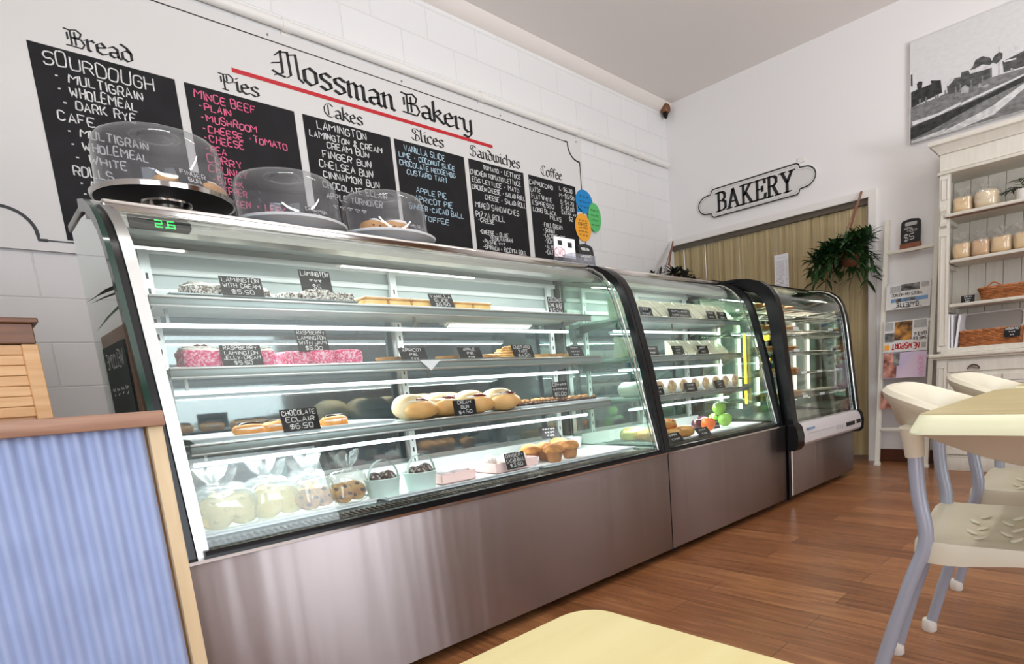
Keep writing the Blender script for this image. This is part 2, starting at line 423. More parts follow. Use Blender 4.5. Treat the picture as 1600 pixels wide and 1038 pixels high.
# ------------------------------------------------------------------ mesh helpers
class MB:
    """Collects faces; build() links them as ONE mesh object."""
    def __init__(self):
        self.v, self.f, self.m, self.mi = [], [], [], 0

    def add(self, vs, fs):
        o = len(self.v)
        self.v += [tuple(p) for p in vs]
        for f in fs:
            self.f.append(tuple(i + o for i in f))
            self.m.append(self.mi)
        return self

    def box(self, x0, x1, y0, y1, z0, z1):
        vs = [(x, y, z) for z in (z0, z1) for y in (y0, y1) for x in (x0, x1)]
        return self.add(vs, [(0, 2, 3, 1), (4, 5, 7, 6), (0, 1, 5, 4), (2, 6, 7, 3), (0, 4, 6, 2), (1, 3, 7, 5)])

    def obox(self, c, s, rot=None):
        q = rot or Matrix.Identity(3)
        vs = [V(c) + q @ V((sx * s[0] / 2, sy * s[1] / 2, sz * s[2] / 2)) for sz in (-1, 1) for sy in (-1, 1) for sx in (-1, 1)]
        return self.add(vs, [(0, 2, 3, 1), (4, 5, 7, 6), (0, 1, 5, 4), (2, 6, 7, 3), (0, 4, 6, 2), (1, 3, 7, 5)])

    def rbox(self, x0, x1, y0, y1, z0, z1, r=0.004, seg=2, rot=None, c=None):
        bm = bmesh.new()
        bmesh.ops.create_cube(bm, size=1)
        cx, cy_, cz = (x0 + x1) / 2, (y0 + y1) / 2, (z0 + z1) / 2
        for v in bm.verts:
            v.co = V((v.co.x * (x1 - x0), v.co.y * (y1 - y0), v.co.z * (z1 - z0)))
        bmesh.ops.bevel(bm, geom=list(bm.edges), offset=r, segments=seg, affect='EDGES', profile=0.5)
        q = rot or Matrix.Identity(3)
        bm.verts.index_update()
        self.add([q @ v.co + V((cx, cy_, cz)) for v in bm.verts], [[v.index for v in f.verts] for f in bm.faces])
        bm.free()
        return self

    def tube(self, pts, r, n=8, caps=True, closed=False):
        pts = [V(p) for p in pts]
        rr = r if isinstance(r, (list, tuple)) else [r] * len(pts)
        rings, k = [], len(pts)
        up = None
        for i, p in enumerate(pts):
            a = pts[(i - 1) % k] if (closed or i > 0) else p
            b = pts[(i + 1) % k] if (closed or i < k - 1) else p
            t = (b - a).normalized()
            if up is None:
                up = V((0, 0, 1)) if abs(t.z) < 0.9 else V((1, 0, 0))
            s = t.cross(up).normalized()
            up = s.cross(t).normalized()
            rings.append([p + (s * cos(2 * pi * j / n) + up * sin(2 * pi * j / n)) * rr[i] for j in range(n)])
        vs = [q for g in rings for q in g]
        fs = []
        for i in range(k if closed else k - 1):
            for j in range(n):
                a, b = i * n, ((i + 1) % k) * n
                fs.append((a + j, a + (j + 1) % n, b + (j + 1) % n, b + j))
        if caps and not closed:
            fs.append(tuple(range(n))[::-1])
            fs.append(tuple((k - 1) * n + j for j in range(n)))
        return self.add(vs, fs)

    def lathe(self, prof, c=(0, 0, 0), n=32, flute=None):
        c = V(c)
        vs = []
        for i, (r, z) in enumerate(prof):
            for j in range(n):
                a = 2 * pi * j / n
                rr = r * (1 + (flute[1] * cos(flute[0] * a) if flute and flute[2] <= i <= flute[3] else 0))
                vs.append(c + V((rr * cos(a), rr * sin(a), z)))
        fs = []
        for i in range(len(prof) - 1):
            for j in range(n):
                fs.append((i * n + j, i * n + (j + 1) % n, (i + 1) * n + (j + 1) % n, (i + 1) * n + j))
        if prof[0][0] > 1e-6:
            fs.append(tuple(range(n))[::-1])
        if prof[-1][0] > 1e-6:
            fs.append(tuple((len(prof) - 1) * n + j for j in range(n)))
        return self.add(vs, fs)

    def prism(self, poly, o, u, v, w):
        """Polygon (a,b) on axes u,v at o, pushed along w."""
        o, u, v, w = V(o), V(u), V(v), V(w)
        a = [o + u * p[0] + v * p[1] for p in poly]
        n = len(a)
        vs = a + [p + w for p in a]
        fs = [tuple(range(n))[::-1], tuple(range(n, 2 * n))]
        fs += [(i, (i + 1) % n, n + (i + 1) % n, n + i) for i in range(n)]
        return self.add(vs, fs)

    def poly(self, poly, o, u, v):
        o, u, v = V(o), V(u), V(v)
        return self.add([o + u * p[0] + v * p[1] for p in poly], [tuple(range(len(poly)))])

    def sheet(self, rows, closed_u=False):
        """rows: list of equal-length point lists -> quads."""
        n = len(rows[0])
        vs = [p for r in rows for p in r]
        fs = []
        for i in range(len(rows) - 1):
            for j in range(n if closed_u else n - 1):
                fs.append((i * n + j, i * n + (j + 1) % n, (i + 1) * n + (j + 1) % n, (i + 1) * n + j))
        return self.add(vs, fs)

    def blob(self, c, r, e1=1.0, e2=1.0, nu=20, nv=12, rot=None, noise=0.0, seed=0, cut=None):
        """Superellipsoid; e<1 boxes it up. noise = bumpy skin, cut = flat bottom height (fraction of rz)."""
        g = random.Random(seed)
        ph = [(g.uniform(2, 6), g.uniform(2, 6), g.uniform(2, 6), g.uniform(0, 6.28)) for _ in range(5)]
        q = rot or Matrix.Identity(3)
        f = lambda x, e: math.copysign(abs(x) ** e, x)
        vs = []
        for i in range(nv + 1):
            ph_ = -pi / 2 + pi * i / nv
            for j in range(nu):
                th = 2 * pi * j / nu
                d = V((f(cos(ph_), e1) * f(cos(th), e2), f(cos(ph_), e1) * f(sin(th), e2), f(sin(ph_), e1)))
                k = 1.0
                if noise:
                    k += noise * sum(sin(a * d.x + b * d.y + cc * d.z + w) for a, b, cc, w in ph) / 3
                p = V((d.x * r[0] * k, d.y * r[1] * k, d.z * r[2] * k))
                if cut is not None:
                    p.z = max(p.z, -cut * r[2])
                vs.append(V(c) + q @ p)
        fs = [(i * nu + j, i * nu + (j + 1) % nu, (i + 1) * nu + (j + 1) % nu, (i + 1) * nu + j)
              for i in range(nv) for j in range(nu)]
        return self.add(vs, fs)

    def build(self, name, mats, parent=None, smooth=35):
        me = bpy.data.meshes.new(name)
        off = V((0, 0, 0))
        p = parent
        while p is not None:
            off += p.location
            p = p.parent
        me.from_pydata([tuple(V(q) - off) for q in self.v], [], self.f)
        mats = mats if isinstance(mats, (list, tuple)) else [mats]
        for k in mats:
            me.materials.append(M[k])
        me.polygons.foreach_set('material_index', self.m)
        bm = bmesh.new()
        bm.from_mesh(me)
        bmesh.ops.remove_doubles(bm, verts=bm.verts, dist=1e-6)
        if len(bm.faces) < 20000:
            bmesh.ops.recalc_face_normals(bm, faces=bm.faces)
        bm.to_mesh(me)
        bm.free()
        if smooth:
            me.polygons.foreach_set('use_smooth', [True] * len(me.polygons))
            me.set_sharp_from_angle(angle=R_(smooth))
        me.update()
        o = bpy.data.objects.new(name, me)
        COL.objects.link(o)
        if parent is not None:
            o.parent = parent
        return o


def tag(o, label, cat, group=None, kind=None):
    o['label'] = label
    o['category'] = cat
    if group:
        o['group'] = group
    if kind:
        o['kind'] = kind
    return o


def thing(name, label, cat, loc, group=None):
    o = bpy.data.objects.new(name, None)
    o.empty_display_size = 0.05
    COL.objects.link(o)
    o.location = loc
    return tag(o, label, cat, group)


def struct(o):
    o['kind'] = 'structure'
    return o


def copy_thing(src, loc, rz=None, label=None):
    """A copy of a thing, of its parts and of their parts."""
    def cp(o, par):
        c = o.copy()
        COL.objects.link(c)
        if par is not None:
            c.parent = par
        for ch in o.children:
            cp(ch, c)
        return c
    r = cp(src, None)
    r.location = loc
    if rz is not None:
        r.rotation_euler = (0, 0, rz)
    if label:
        r['label'] = label
    return r


def bez(pts, n=6):
    """Smooth polyline through points (Catmull-Rom)."""
    P = [V(p) for p in pts]
    out = []
    for i in range(len(P) - 1):
        a = P[i - 1] if i else P[i] * 2 - P[i + 1]
        b, c = P[i], P[i + 1]
        d = P[i + 2] if i + 2 < len(P) else P[i + 1] * 2 - P[i]
        for k in range(n):
            t = k / n
            out.append(0.5 * ((2 * b) + (c - a) * t + (2 * a - 5 * b + 4 * c - d) * t * t + (3 * b - a - 3 * c + d) * t ** 3))
    out.append(P[-1])
    return out


# ------------------------------------------------------------------ lettering
# one-line capitals for chalk and marker writing: strokes on a 4 x 6 grid
STK = {
 'A': '00 26 40|12 32', 'B': '00 06 36 45 44 33 03|33 42 41 30 00', 'C': '45 36 16 05 01 10 30 41', 'D': '00 06 26 45 41 20 00',
 'E': '46 06 00 40|03 33', 'F': '46 06 00|03 33', 'G': '45 36 16 05 01 10 30 41 43 23', 'H': '06 00|46 40|03 43', 'I': '26 20',
 'J': '46 41 30 10 01', 'K': '06 00|46 02|13 40', 'L': '06 00 40', 'M': '00 06 23 46 40', 'N': '00 06 40 46', 'O': '16 05 01 10 30 41 45 36 16',
 'P': '00 06 36 45 44 33 03', 'Q': '16 05 01 10 30 41 45 36 16|22 40', 'R': '00 06 36 45 44 33 03|23 40', 'S': '45 36 16 05 04 13 33 42 41 30 10 01',
 'T': '06 46|26 20', 'U': '06 01 10 30 41 46', 'V': '06 20 46', 'W': '06 10 24 30 46', 'X': '06 40|46 00', 'Y': '06 23 46|23 20', 'Z': '06 46 00 40',
 '0': '16 05 01 10 30 41 45 36 16', '1': '15 26 20', '2': '05 16 36 45 44 00 40', '3': '06 46 23 33 42 41 30 10 01', '4': '36 02 42|36 30',
 '5': '46 06 03 33 42 41 30 00', '6': '36 16 04 01 10 30 41 42 33 03', '7': '06 46 10', '8': '13 04 05 16 36 45 44 33 13 02 01 10 30 41 42 33',
 '9': '43 13 04 05 16 36 45 42 30 10', '$': '45 36 16 05 04 13 33 42 41 30 10 01|27 2-', '.': '20 21', '-': '13 33', '+': '13 33|24 22',
 '&': '40 14 15 26 35 34 01 10 20 42', '~': '03 14 23 34 43|12 31', ':': '21 22|24 25', '/': '00 46'}
WID = {'I': 0.35, '.': 0.35, ':': 0.4, ' ': 0.55, 'M': 1.15, 'W': 1.15, '1': 0.6}


def ribbon(mb, pts, w, o, u, v, nrm, lift):
    """Flat stroke of width w through 2-D points on the plane (o,u,v)."""
    n = len(pts)
    if n < 2:
        return
    L, Rr = [], []
    for i in range(n):
        a, b = pts[max(0, i - 1)], pts[min(n - 1, i + 1)]
        dx, dy = b[0] - a[0], b[1] - a[1]
        d = math.hypot(dx, dy) or 1e-6
        nx, ny = -dy / d * w / 2, dx / d * w / 2
        L.append(o + u * (pts[i][0] + nx) + v * (pts[i][1] + ny) + nrm * lift)
        Rr.append(o + u * (pts[i][0] - nx) + v * (pts[i][1] - ny) + nrm * lift)
    mb.sheet([L, Rr])


def scrawl(mb, text, x0, x1, z, h, w, o, u, v, nrm, lift=0.0006, slope=0.0, seed=1):
    """Hand-written capitals filling x0..x1 with the base line at z."""
    g = random.Random(hash_(text) + seed)
    o, u, v, nrm = V(o), V(u), V(v), V(nrm)
    tot = sum(WID.get(c, 0.85) for c in text)
    if tot == 0:
        return
    k = (x1 - x0) / tot
    x = x0
    for c in text:
        a = WID.get(c, 0.85) * k
        if c in STK:
            dz, sh = g.uniform(-0.07, 0.07) * h, g.uniform(-0.12, 0.25)
            sc = g.uniform(0.86, 1.12)
            for st in STK[c].split('|'):
                pts = []
                for q in st.split():
                    px = int(q[0]) / 4.0
                    py = (-1 if q[1] == '-' else int(q[1])) / 6.0
                    px += g.uniform(-0.07, 0.07)
                    py += g.uniform(-0.045, 0.045)
                    yy = z + dz + py * h * sc + slope * (x - x0)
                    pts.append((x + (0.10 + px * 0.70) * a + sh * py * a * 0.5, yy))
                if len(pts) > 3:
                    pts = [(p.x, p.y) for p in bez([(p[0], p[1], 0) for p in pts], 2)]
                ribbon(mb, pts, w, o, u, v, nrm, lift)
        x += a


def hash_(s):
    k = 7
    for ch in s:
        k = (k * 31 + ord(ch)) % 1000003
    return k


# broad-pen black letter; 100 = x-height
BL = {
 'M': (128, '18,112 42,146 42,22 8,0|42,140 72,150 76,22 60,4|76,136 106,150 110,18 128,0|0,62 34,78|0,22 24,8 50,2'),
 'B': (104, '0,142 30,136 30,16|30,138 64,152 88,128 78,92 34,78|34,78 84,78 98,40 82,4 40,6 0,6|12,112 12,58|52,128 52,20'),
 'P': (98, '0,142 30,136 30,-14|30,138 66,150 90,122 86,82 58,64 32,74|12,112 12,58|50,134 50,80|14,-8 50,-12'),
 'C': (100, '92,126 66,150 32,136 12,100 12,44 36,8 70,0 94,18|48,130 48,22'),
 'S': (98, '90,124 62,150 22,138 16,104 40,84 80,66 86,30 60,2 24,4 4,26|46,130 52,100|50,70 44,14'),
 'a': (74, '12,82 34,98 56,82 56,14 72,2|56,54 12,40 12,14 32,2 56,20'), 'b': (72, '8,150 8,18 32,0 60,20 60,76 38,96 8,74'),
 'c': (64, '58,84 36,100 8,78 8,20 34,0 58,14'), 'd': (72, '8,142 40,118 60,80 60,20 34,0 8,22 8,72 34,96 60,78'),
 'e': (66, '8,50 56,68 36,100 8,78 8,20 34,0 60,16'), 'f': (52, '58,130 38,146 20,128 20,10 10,0|2,94 48,94'),
 'h': (74, '8,150 8,0|8,72 36,97 60,76 60,14 46,-16'), 'i': (36, '2,86 16,97 16,12 32,2|14,126 22,136'),
 'k': (70, '8,150 8,0|8,60 38,97 54,80 32,56|18,54 54,14 68,4'), 'l': (34, '8,150 8,14 24,2'),
 'm': (104, '0,86 12,97 12,10 20,2|12,78 38,97 48,86 48,10 56,2|48,78 74,97 84,86 84,12 98,2'),
 'n': (72, '0,86 12,97 12,10 20,2|12,76 40,97 50,86 50,12 66,2'), 'o': (72, '34,100 8,80 8,20 34,0|34,100 60,80 60,22 34,0'),
 'r': (54, '0,86 12,97 12,10 24,2|12,76 36,98 50,86'), 's': (64, '56,86 34,100 10,84 14,62 50,42 54,18 30,0 6,14'),
 'w': (96, '4,97 12,86 12,18 32,0 46,16 46,97|46,18 66,0 82,18 82,80 70,99'), 'y': (70, '2,97 12,86 12,20 32,2 56,18|56,98 56,-8 34,-40 4,-30'),
 ' ': (44, '')}
# upright book capitals for the shop sign, 100 = cap height
BK = {
 'B': (78, '20,0 20,100|22,97 48,97 62,86 62,66 48,54 22,54|48,54 66,42 66,14 50,3 22,3|4,2 34,2|4,98 34,98'),
 'A': (92, '42,98 14,4|42,98 74,2|24,34 62,34|2,2 28,2|58,2 92,2'), 'K': (92, '20,0 20,100|24,46 64,96|36,58 74,2|4,2 38,2|4,98 38,98|54,98 80,98|60,2 92,2'),
 'E': (76, '20,0 20,100|4,98 66,98 68,78|4,2 68,2 72,26|22,52 52,52|52,40 52,64'), 'R': (88, '20,0 20,100|22,97 50,97 64,86 64,64 50,52 22,52|44,52 72,2|4,2 38,2|4,98 34,98|62,2 88,2'),
 'Y': (86, '12,98 42,48|72,98 44,48|43,0 43,50|0,98 28,98|58,98 86,98|28,2 60,2')}


def hull(p):
    p = sorted(set(p))
    if len(p) < 3:
        return p
    def half(q):
        h = []
        for c in q:
            while len(h) > 1 and (h[-1][0] - h[-2][0]) * (c[1] - h[-2][1]) - (h[-1][1] - h[-2][1]) * (c[0] - h[-2][0]) <= 0:
                h.pop()
            h.append(c)
        return h
    a, b = half(p), half(p[::-1])
    return a[:-1] + b[:-1]


def penned(mb, text, font, x0, x1, z, h, nib, ang, o, u, v, w, unit=100.0):
    """Letters swept with a broad pen, filling x0..x1, base line z, x-height (or cap height) h."""
    tot = sum(font[c][0] for c in text)
    kx, kz = (x1 - x0) / tot, h / unit
    a = R_(ang)
    nw, nh = nib[0] / 2, nib[1] / 2
    cor = [(dx * cos(a) - dy * sin(a), dx * sin(a) + dy * cos(a)) for dx, dy in ((-nw, -nh), (nw, -nh), (nw, nh), (-nw, nh))]
    x = x0
    for c in text:
        adv, st = font[c]
        kk = .66 if (font is BL and c.isupper()) else 1.0
        cor = [(dx * cos(a) - dy * sin(a), dx * sin(a) + dy * cos(a)) for dx, dy in ((-nw * kk, -nh * kk), (nw * kk, -nh * kk), (nw * kk, nh * kk), (-nw * kk, nh * kk))]
        for s in filter(None, st.split('|')):
            pts = [tuple(float(q) for q in p.split(',')) for p in s.split()]
            for p, q in zip(pts, pts[1:]):
                hp = hull([(round(e[0] + d[0], 3), round(e[1] + d[1], 3)) for e in (p, q) for d in cor])
                mb.prism([(x + e[0] * kx, z + e[1] * kz) for e in hp], o, u, v, w)
        x += adv * kx
    return mb

# ------------------------------------------------------------------ the room
WA, WB, CEIL = 3.72, 5.238, 3.50
YF, XL = -3.3, -2.6                                     # shop front and left side, behind the camera
UX, UY, UZ = V((1, 0, 0)), V((0, 1, 0)), V((0, 0, 1))


def S(name, mat, *boxes):
    b = MB()
    for q in boxes:
        b.box(*q)
    return struct(b.build(name, mat, smooth=0))


S('floor', 'floor', (XL - .1, WB + 1.0, YF - .1, WA + .1, -0.1, 0))
S('ceiling', 'ceil', (XL - .1, WB + .1, YF - .1, WA + .1, CEIL, CEIL + .1))
S('wall_left', 'blocks', (XL - .1, WB + .1, WA, WA + .15, 0, CEIL))
DY0, DZ = 1.753, 2.157                                  # doorway in the end wall
S('wall_back', 'plaster', (WB, WB + .12, YF, DY0, 0, CEIL), (WB, WB + .12, DY0, WA, DZ, CEIL))
S('wall_front', 'plaster', (XL, 0.25, YF - .1, YF, 0, CEIL), (0.25, 2.75, YF - .1, YF, 0, .35), (0.25, 2.75, YF - .1, YF, 3.05, CEIL), (2.75, 2.85, YF - .1, YF, 0, CEIL))
S('wall_front', 'walnut', (2.85, WB + .1, YF - .1, YF, 0, CEIL))
S('wall_right', 'plaster', (XL - .1, XL, YF, WA, 0, CEIL))
b = MB()
b.box(WB + .9, WB + 1.0, DY0 - .4, WA, 0, 2.6).box(WB + .12, WB + .9, DY0 - .45, DY0 - .4, 0, 2.6).box(WB + .12, WB + .9, DY0 - .4, WA, 2.55, 2.6)
struct(b.build('wall_passage', 'plaster', smooth=0))
# coving above the menu wall
b = MB()
pr = [(0, -0.075), (-0.02, -0.07), (-0.05, -0.05), (-0.075, -0.02), (-0.085, 0), (0, 0)]
b.prism(pr, (XL, WA, CEIL), UY, UZ, (WB - XL, 0, 0))
struct(b.build('trim_1', 'coving', smooth=50))
# door casing: inner reveal and flat architrave
b = MB()
b.box(WB - .015, WB + .12, DY0 - .012, DY0, 0, DZ).box(WB - .022, WB, DY0 - .065, DY0 - .008, 0, DZ + .055)
b.box(WB - .022, WB, DY0 - .008, WA, DZ, DZ + .055)
struct(b.build('trim_2', 'white', smooth=0))
S('baseboard_back', 'skirt', (WB - .018, WB, YF, DY0 - .066, 0, 0.105))
b = MB()
b.box(0.25, 2.75, YF - .07, YF - .03, .35, .40).box(0.25, 2.75, YF - .07, YF - .03, 3.0, 3.05)
for x in (0.25, 1.5, 2.70):
    b.box(x, x + .05, YF - .07, YF - .03, .35, 3.05)
struct(b.build('window_1', 'alu', smooth=0))
# fluorescent battens on the ceiling, in front of the counter
for i, (x, y) in enumerate(((0.5, 0.95), (2.5, 0.95), (4.1, -0.9))):
    t = thing('ceiling_light', ('white ceiling light batten over the foreground table', 'white ceiling light batten above the nearest chairs', 'white ceiling light batten in front of the dresser')[i], 'light', (x, y, CEIL), 'ceiling light battens')
    b = MB(); b.rbox(x - .6, x + .6, y - .07, y + .07, CEIL - .05, CEIL, .006); b.build('housing', 'white', t)
    b = MB(); b.rbox(x - .57, x + .57, y - .045, y + .045, CEIL - .075, CEIL - .05, .01); b.build('diffuser', 'ledw', t)
    area('lamp', (x, y, CEIL - .085), (x, y, 0), 1.1, .1, (14, 14, 6)[i], (1, .99, .98), t)

# ------------------------------------------------------------------ conduit and the little speaker in the corner
t = thing('conduit_pipe', 'white conduit pipe running along the block wall above the menu board', 'pipe', (2.0, WA - .03, 2.925))
b = MB(); b.tube([(XL, WA - .034, 2.932), (5.2, WA - .034, 2.932)], .028, 14); b.build('pipe', 'white', t)
for x in (1.6, 2.93, 3.93, 4.72):
    b = MB(); b.tube([(x - .022, WA - .034, 2.932), (x + .022, WA - .034, 2.932)], .033, 14); b.box(x - .02, x + .02, WA - .012, WA - .001, 2.885, 2.965)
    b.build('bracket', 'white', t)
t = thing('wall_speaker', 'small dark brown and black speaker in the ceiling corner', 'speaker', (WB - .07, 3.67, 3.42))
b = MB(); b.blob((WB - .06, 3.67, 3.445), (.045, .045, .045), .6, .6, 14, 8); b.build('speaker_body', 'walnut', t)
b = MB(); b.tube([(WB - .065, 3.668, 3.42), (WB - .075, 3.66, 3.375), (WB - .085, 3.65, 3.35)], [.03, .026, .012], 10); b.build('bracket', 'black', t)

# ------------------------------------------------------------------ the menu board
BX0, BX1, BZ0, BZ1 = 0.20, 3.955, 1.60, 2.885
YB = WA - .018
t = thing('menu_board', 'long white menu board with six blackboard panels on the block wall', 'menu board', (2.0, WA, 1.6))
b = MB(); b.box(BX0, BX1, YB, WA - .001, BZ0, BZ1); b.build('backing_panel', 'signwhite', t, 0)
# border line with notched corners
b = MB()
i0, i1, j0, j1, nk = .255, 3.925, 1.645, 2.832, .13
q = UX, UZ
def corner(cx, cz, sx, sz):
    """Scooped corner of the black border: step, hollow curve, step."""
    pts = [(0, nk + .03), (0, nk)]
    pts += [(.018 + (nk - .018) * sin(a * pi / 16), .018 + (nk - .018) * cos(a * pi / 16)) for a in range(0, 9)]
    pts += [(nk, 0), (nk + .03, 0)]
    return [(cx + sx * p[0], cz + sz * p[1]) for p in pts]
for cx, cz, sx, sz in ((i0, j0, 1, 1), (i0, j1, 1, -1), (i1, j0, -1, 1), (i1, j1, -1, -1)):
    ribbon(b, corner(cx, cz, sx, sz), .014, V((0, YB, 0)), UX, UZ, V((0, -1, 0)), .0012)
for z in (j0, j1):
    ribbon(b, [(i0 + nk, z), (i1 - nk, z)], .006, V((0, YB, 0)), UX, UZ, V((0, -1, 0)), .001)
for x in (i0, i1):
    ribbon(b, [(x, j0 + nk), (x, j1 - nk)], .010, V((0, YB, 0)), UX, UZ, V((0, -1, 0)), .001)
b.build('border_line', 'ink', t, 0)
b = MB(); b.box(1.29, 2.998, YB - .002, YB, 2.606, 2.628); b.build('red_underline', 'red', t, 0)


def bl(text, x0, x1, z, h):
    b = MB()
    penned(b, text, BL, x0, x1, z, h, (18.5, 5), 42, (0, YB - .002, 0), UX, UZ, (0, .0018, 0))
    return b.build('lettering', 'ink', t, 0)


bl('Mossman', 1.50, 2.235, 2.660, .092)
bl('Bakery', 2.285, 2.835, 2.668, .086)
for tx, x0, x1 in (('Bread', .618, .862), ('Pies', 1.222, 1.414), ('Cakes', 1.755, 1.998), ('Slices', 2.325, 2.575), ('Sandwiches', 2.783, 3.252), ('Coffee', 3.462, 3.70)):
    bl(tx, x0, x1, 2.512, .050)
PAN = [(.482, 1.017), (1.056, 1.583), (1.628, 2.168), (2.194, 2.727), (2.765, 3.275), (3.327, 3.846)]
TXT = [
 [('SOURDOUGH', .52, .93, 2.408, .072), ('- MULTIGRAIN', .545, .875, 2.35, .05), ('- WHOLEMEAL', .55, .842, 2.295, .05), ('- DARK RYE', .555, .83, 2.24, .046),
  ('CAFE', .535, .67, 2.178, .052), ('- MULTIGRAIN', .552, .86, 2.122, .046), ('- WHOLEMEAL', .558, .85, 2.066, .046), ('- WHITE', .562, .76, 2.01, .044),
  ('ROLLS', .548, .70, 1.948, .05), ('- MULTIGRAIN', .56, .84, 1.90, .044), ('- WHITE', .565, .74, 1.852, .044)],
 [('MINCE BEEF', 1.09, 1.38, 2.425, .05), ('-PLAIN', 1.10, 1.255, 2.376, .043), ('-MUSHROOM', 1.10, 1.375, 2.322, .042), ('-CHEESE +TOMATO', 1.10, 1.52, 2.27, .04),
  ('-CHEESE', 1.10, 1.295, 2.222, .042), ('-PEA', 1.10, 1.20, 2.168, .042), ('CURRY', 1.10, 1.27, 2.118, .044), ('CHUNKY', 1.10, 1.29, 2.07, .044), ('-STEAK', 1.11, 1.26, 2.02, .04),
  ('-PEPPER', 1.11, 1.27, 1.972, .04), ('CHICKEN + LEEK', 1.10, 1.46, 1.915, .042)],
 [('LAMINGTON', 1.70, 2.01, 2.432, .05), ('LAMINGTON & CREAM', 1.65, 2.105, 2.378, .042), ('CREAM BUN', 1.745, 2.01, 2.33, .044), ('FINGER BUN', 1.71, 2.018, 2.274, .046),
  ('CHELSEA BUN', 1.685, 2.02, 2.215, .046), ('CINNAMON BUN', 1.70, 2.055, 2.158, .046), ('CHOCOLATE ECLAIR', 1.69, 2.10, 2.10, .042), ('APPLE TURNOVER', 1.70, 2.06, 2.04, .042), ('~~~~~', 1.73, 1.95, 1.985, .042)],
 [('VANILLA SLICE', 2.258, 2.57, 2.43, .046), ('LIME + COCONUT SLICE', 2.215, 2.64, 2.382, .038), ('CHOCOLATE HEDGEHOG', 2.212, 2.64, 2.335, .040), ('CUSTARD TART', 2.258, 2.572, 2.286, .036),
  ('APPLE PIE', 2.312, 2.55, 2.178, .042), ('APRICOT PIE', 2.295, 2.592, 2.122, .042), ('GINGER+CACAO BALL', 2.245, 2.675, 2.068, .040), ('TOFFEE', 2.345, 2.548, 2.004, .040)],
 [('TOMATO + LETTUCE', 2.888, 3.245, 2.438, .034), ('CHICKEN TOMATO LETTUCE', 2.768, 3.24, 2.386, .036), ('EGG LETTUCE + MAYO', 2.778, 3.216, 2.336, .034), ('CHICKEN CHEESE + SALAD ROLL', 2.772, 3.27, 2.286, .034),
  ('CHEESE + SALAD ROLL', 2.88, 3.275, 2.23, .036), ('MIXED SANDWICHES', 2.783, 3.195, 2.162, .044), ('PIZZA ROLL', 2.78, 3.05, 2.092, .042), ('-CHEESE', 2.795, 2.945, 2.062, .03),
  ('-CHEESE + OLIVE', 2.797, 3.07, 1.98, .03), ('VEGETARIAN', 2.888, 3.11, 1.948, .034), ('-PASTIE ~~~', 2.814, 3.03, 1.916, .03), ('-SPINACH + RICOTTA ROLL', 2.816, 3.236, 1.872, .034), ('-TOMATO + CHEESE QUICHE', 2.822, 3.27, 1.826, .034)],
 [('CAPPUCCINO', 3.328, 3.585, 2.42, .034), ('LATTE', 3.334, 3.442, 2.366, .036), ('FLAT WHITE', 3.34, 3.56, 2.318, .036), ('ESPRESSO', 3.34, 3.58, 2.27, .036), ('LONG BLACK', 3.342, 3.60, 2.218, .036),
  ('L-$6.30', 3.654, 3.806, 2.428, .036), ('M-$5.50', 3.648, 3.826, 2.376, .036), ('S-$4.70', 3.655, 3.815, 2.326, .036), ('E-$4.00', 3.662, 3.816, 2.28, .036), ('EXTRA ~~', 3.66, 3.838, 2.244, .03), ('$2', 3.74, 3.79, 2.20, .034),
  ('MILKS', 3.52, 3.652, 2.178, .038), ('-FULL CREAM', 3.43, 3.658, 2.114, .036), ('-SKINNY', 3.43, 3.57, 2.072, .036), ('-LACTOSE FREE', 3.432, 3.68, 2.032, .034), ('-SOY', 3.434, 3.53, 1.988, .036), ('-ALMOND', 3.435, 3.60, 1.944, .036), ('-OAT', 3.436, 3.53, 1.902, .036),
  ('~~~~~~~ TIPS', 3.378, 3.62, 1.83, .03)]]
for k, ((x0, x1), lines) in enumerate(zip(PAN, TXT)):
    b = MB(); b.box(x0, x1, YB - .003, YB, 1.655, 2.488)
    pn = b.build('blackboard_panel', 'board', t, 0)
    b = MB()
    for s_, xa, xb, z, h in lines:
        scrawl(b, s_, xa, xb, z, h * (.80 if k < 4 else .9), (.0058, .0056, .0056, .0052, .0048, .0048)[k], (0, YB - .003, 0), UX, UZ, (0, -1, 0), slope=-.012)
    b.build('lettering', ('chalk', 'chalkp', 'chalk', 'chalkb', 'chalk', 'chalk')[k], pn, 0)
b = MB()
for x in (.75, 1.5, 2.3, 3.1, 3.9):
    b.lathe([(.006, 0), (.006, .003), (0, .004)], (0, 0, 0), 10)
    b.v[-30:] = [(x + p[0], YB - p[2], 2.858 + p[1]) for p in b.v[-30:]]
b.build('screw_heads', 'greyst', t)
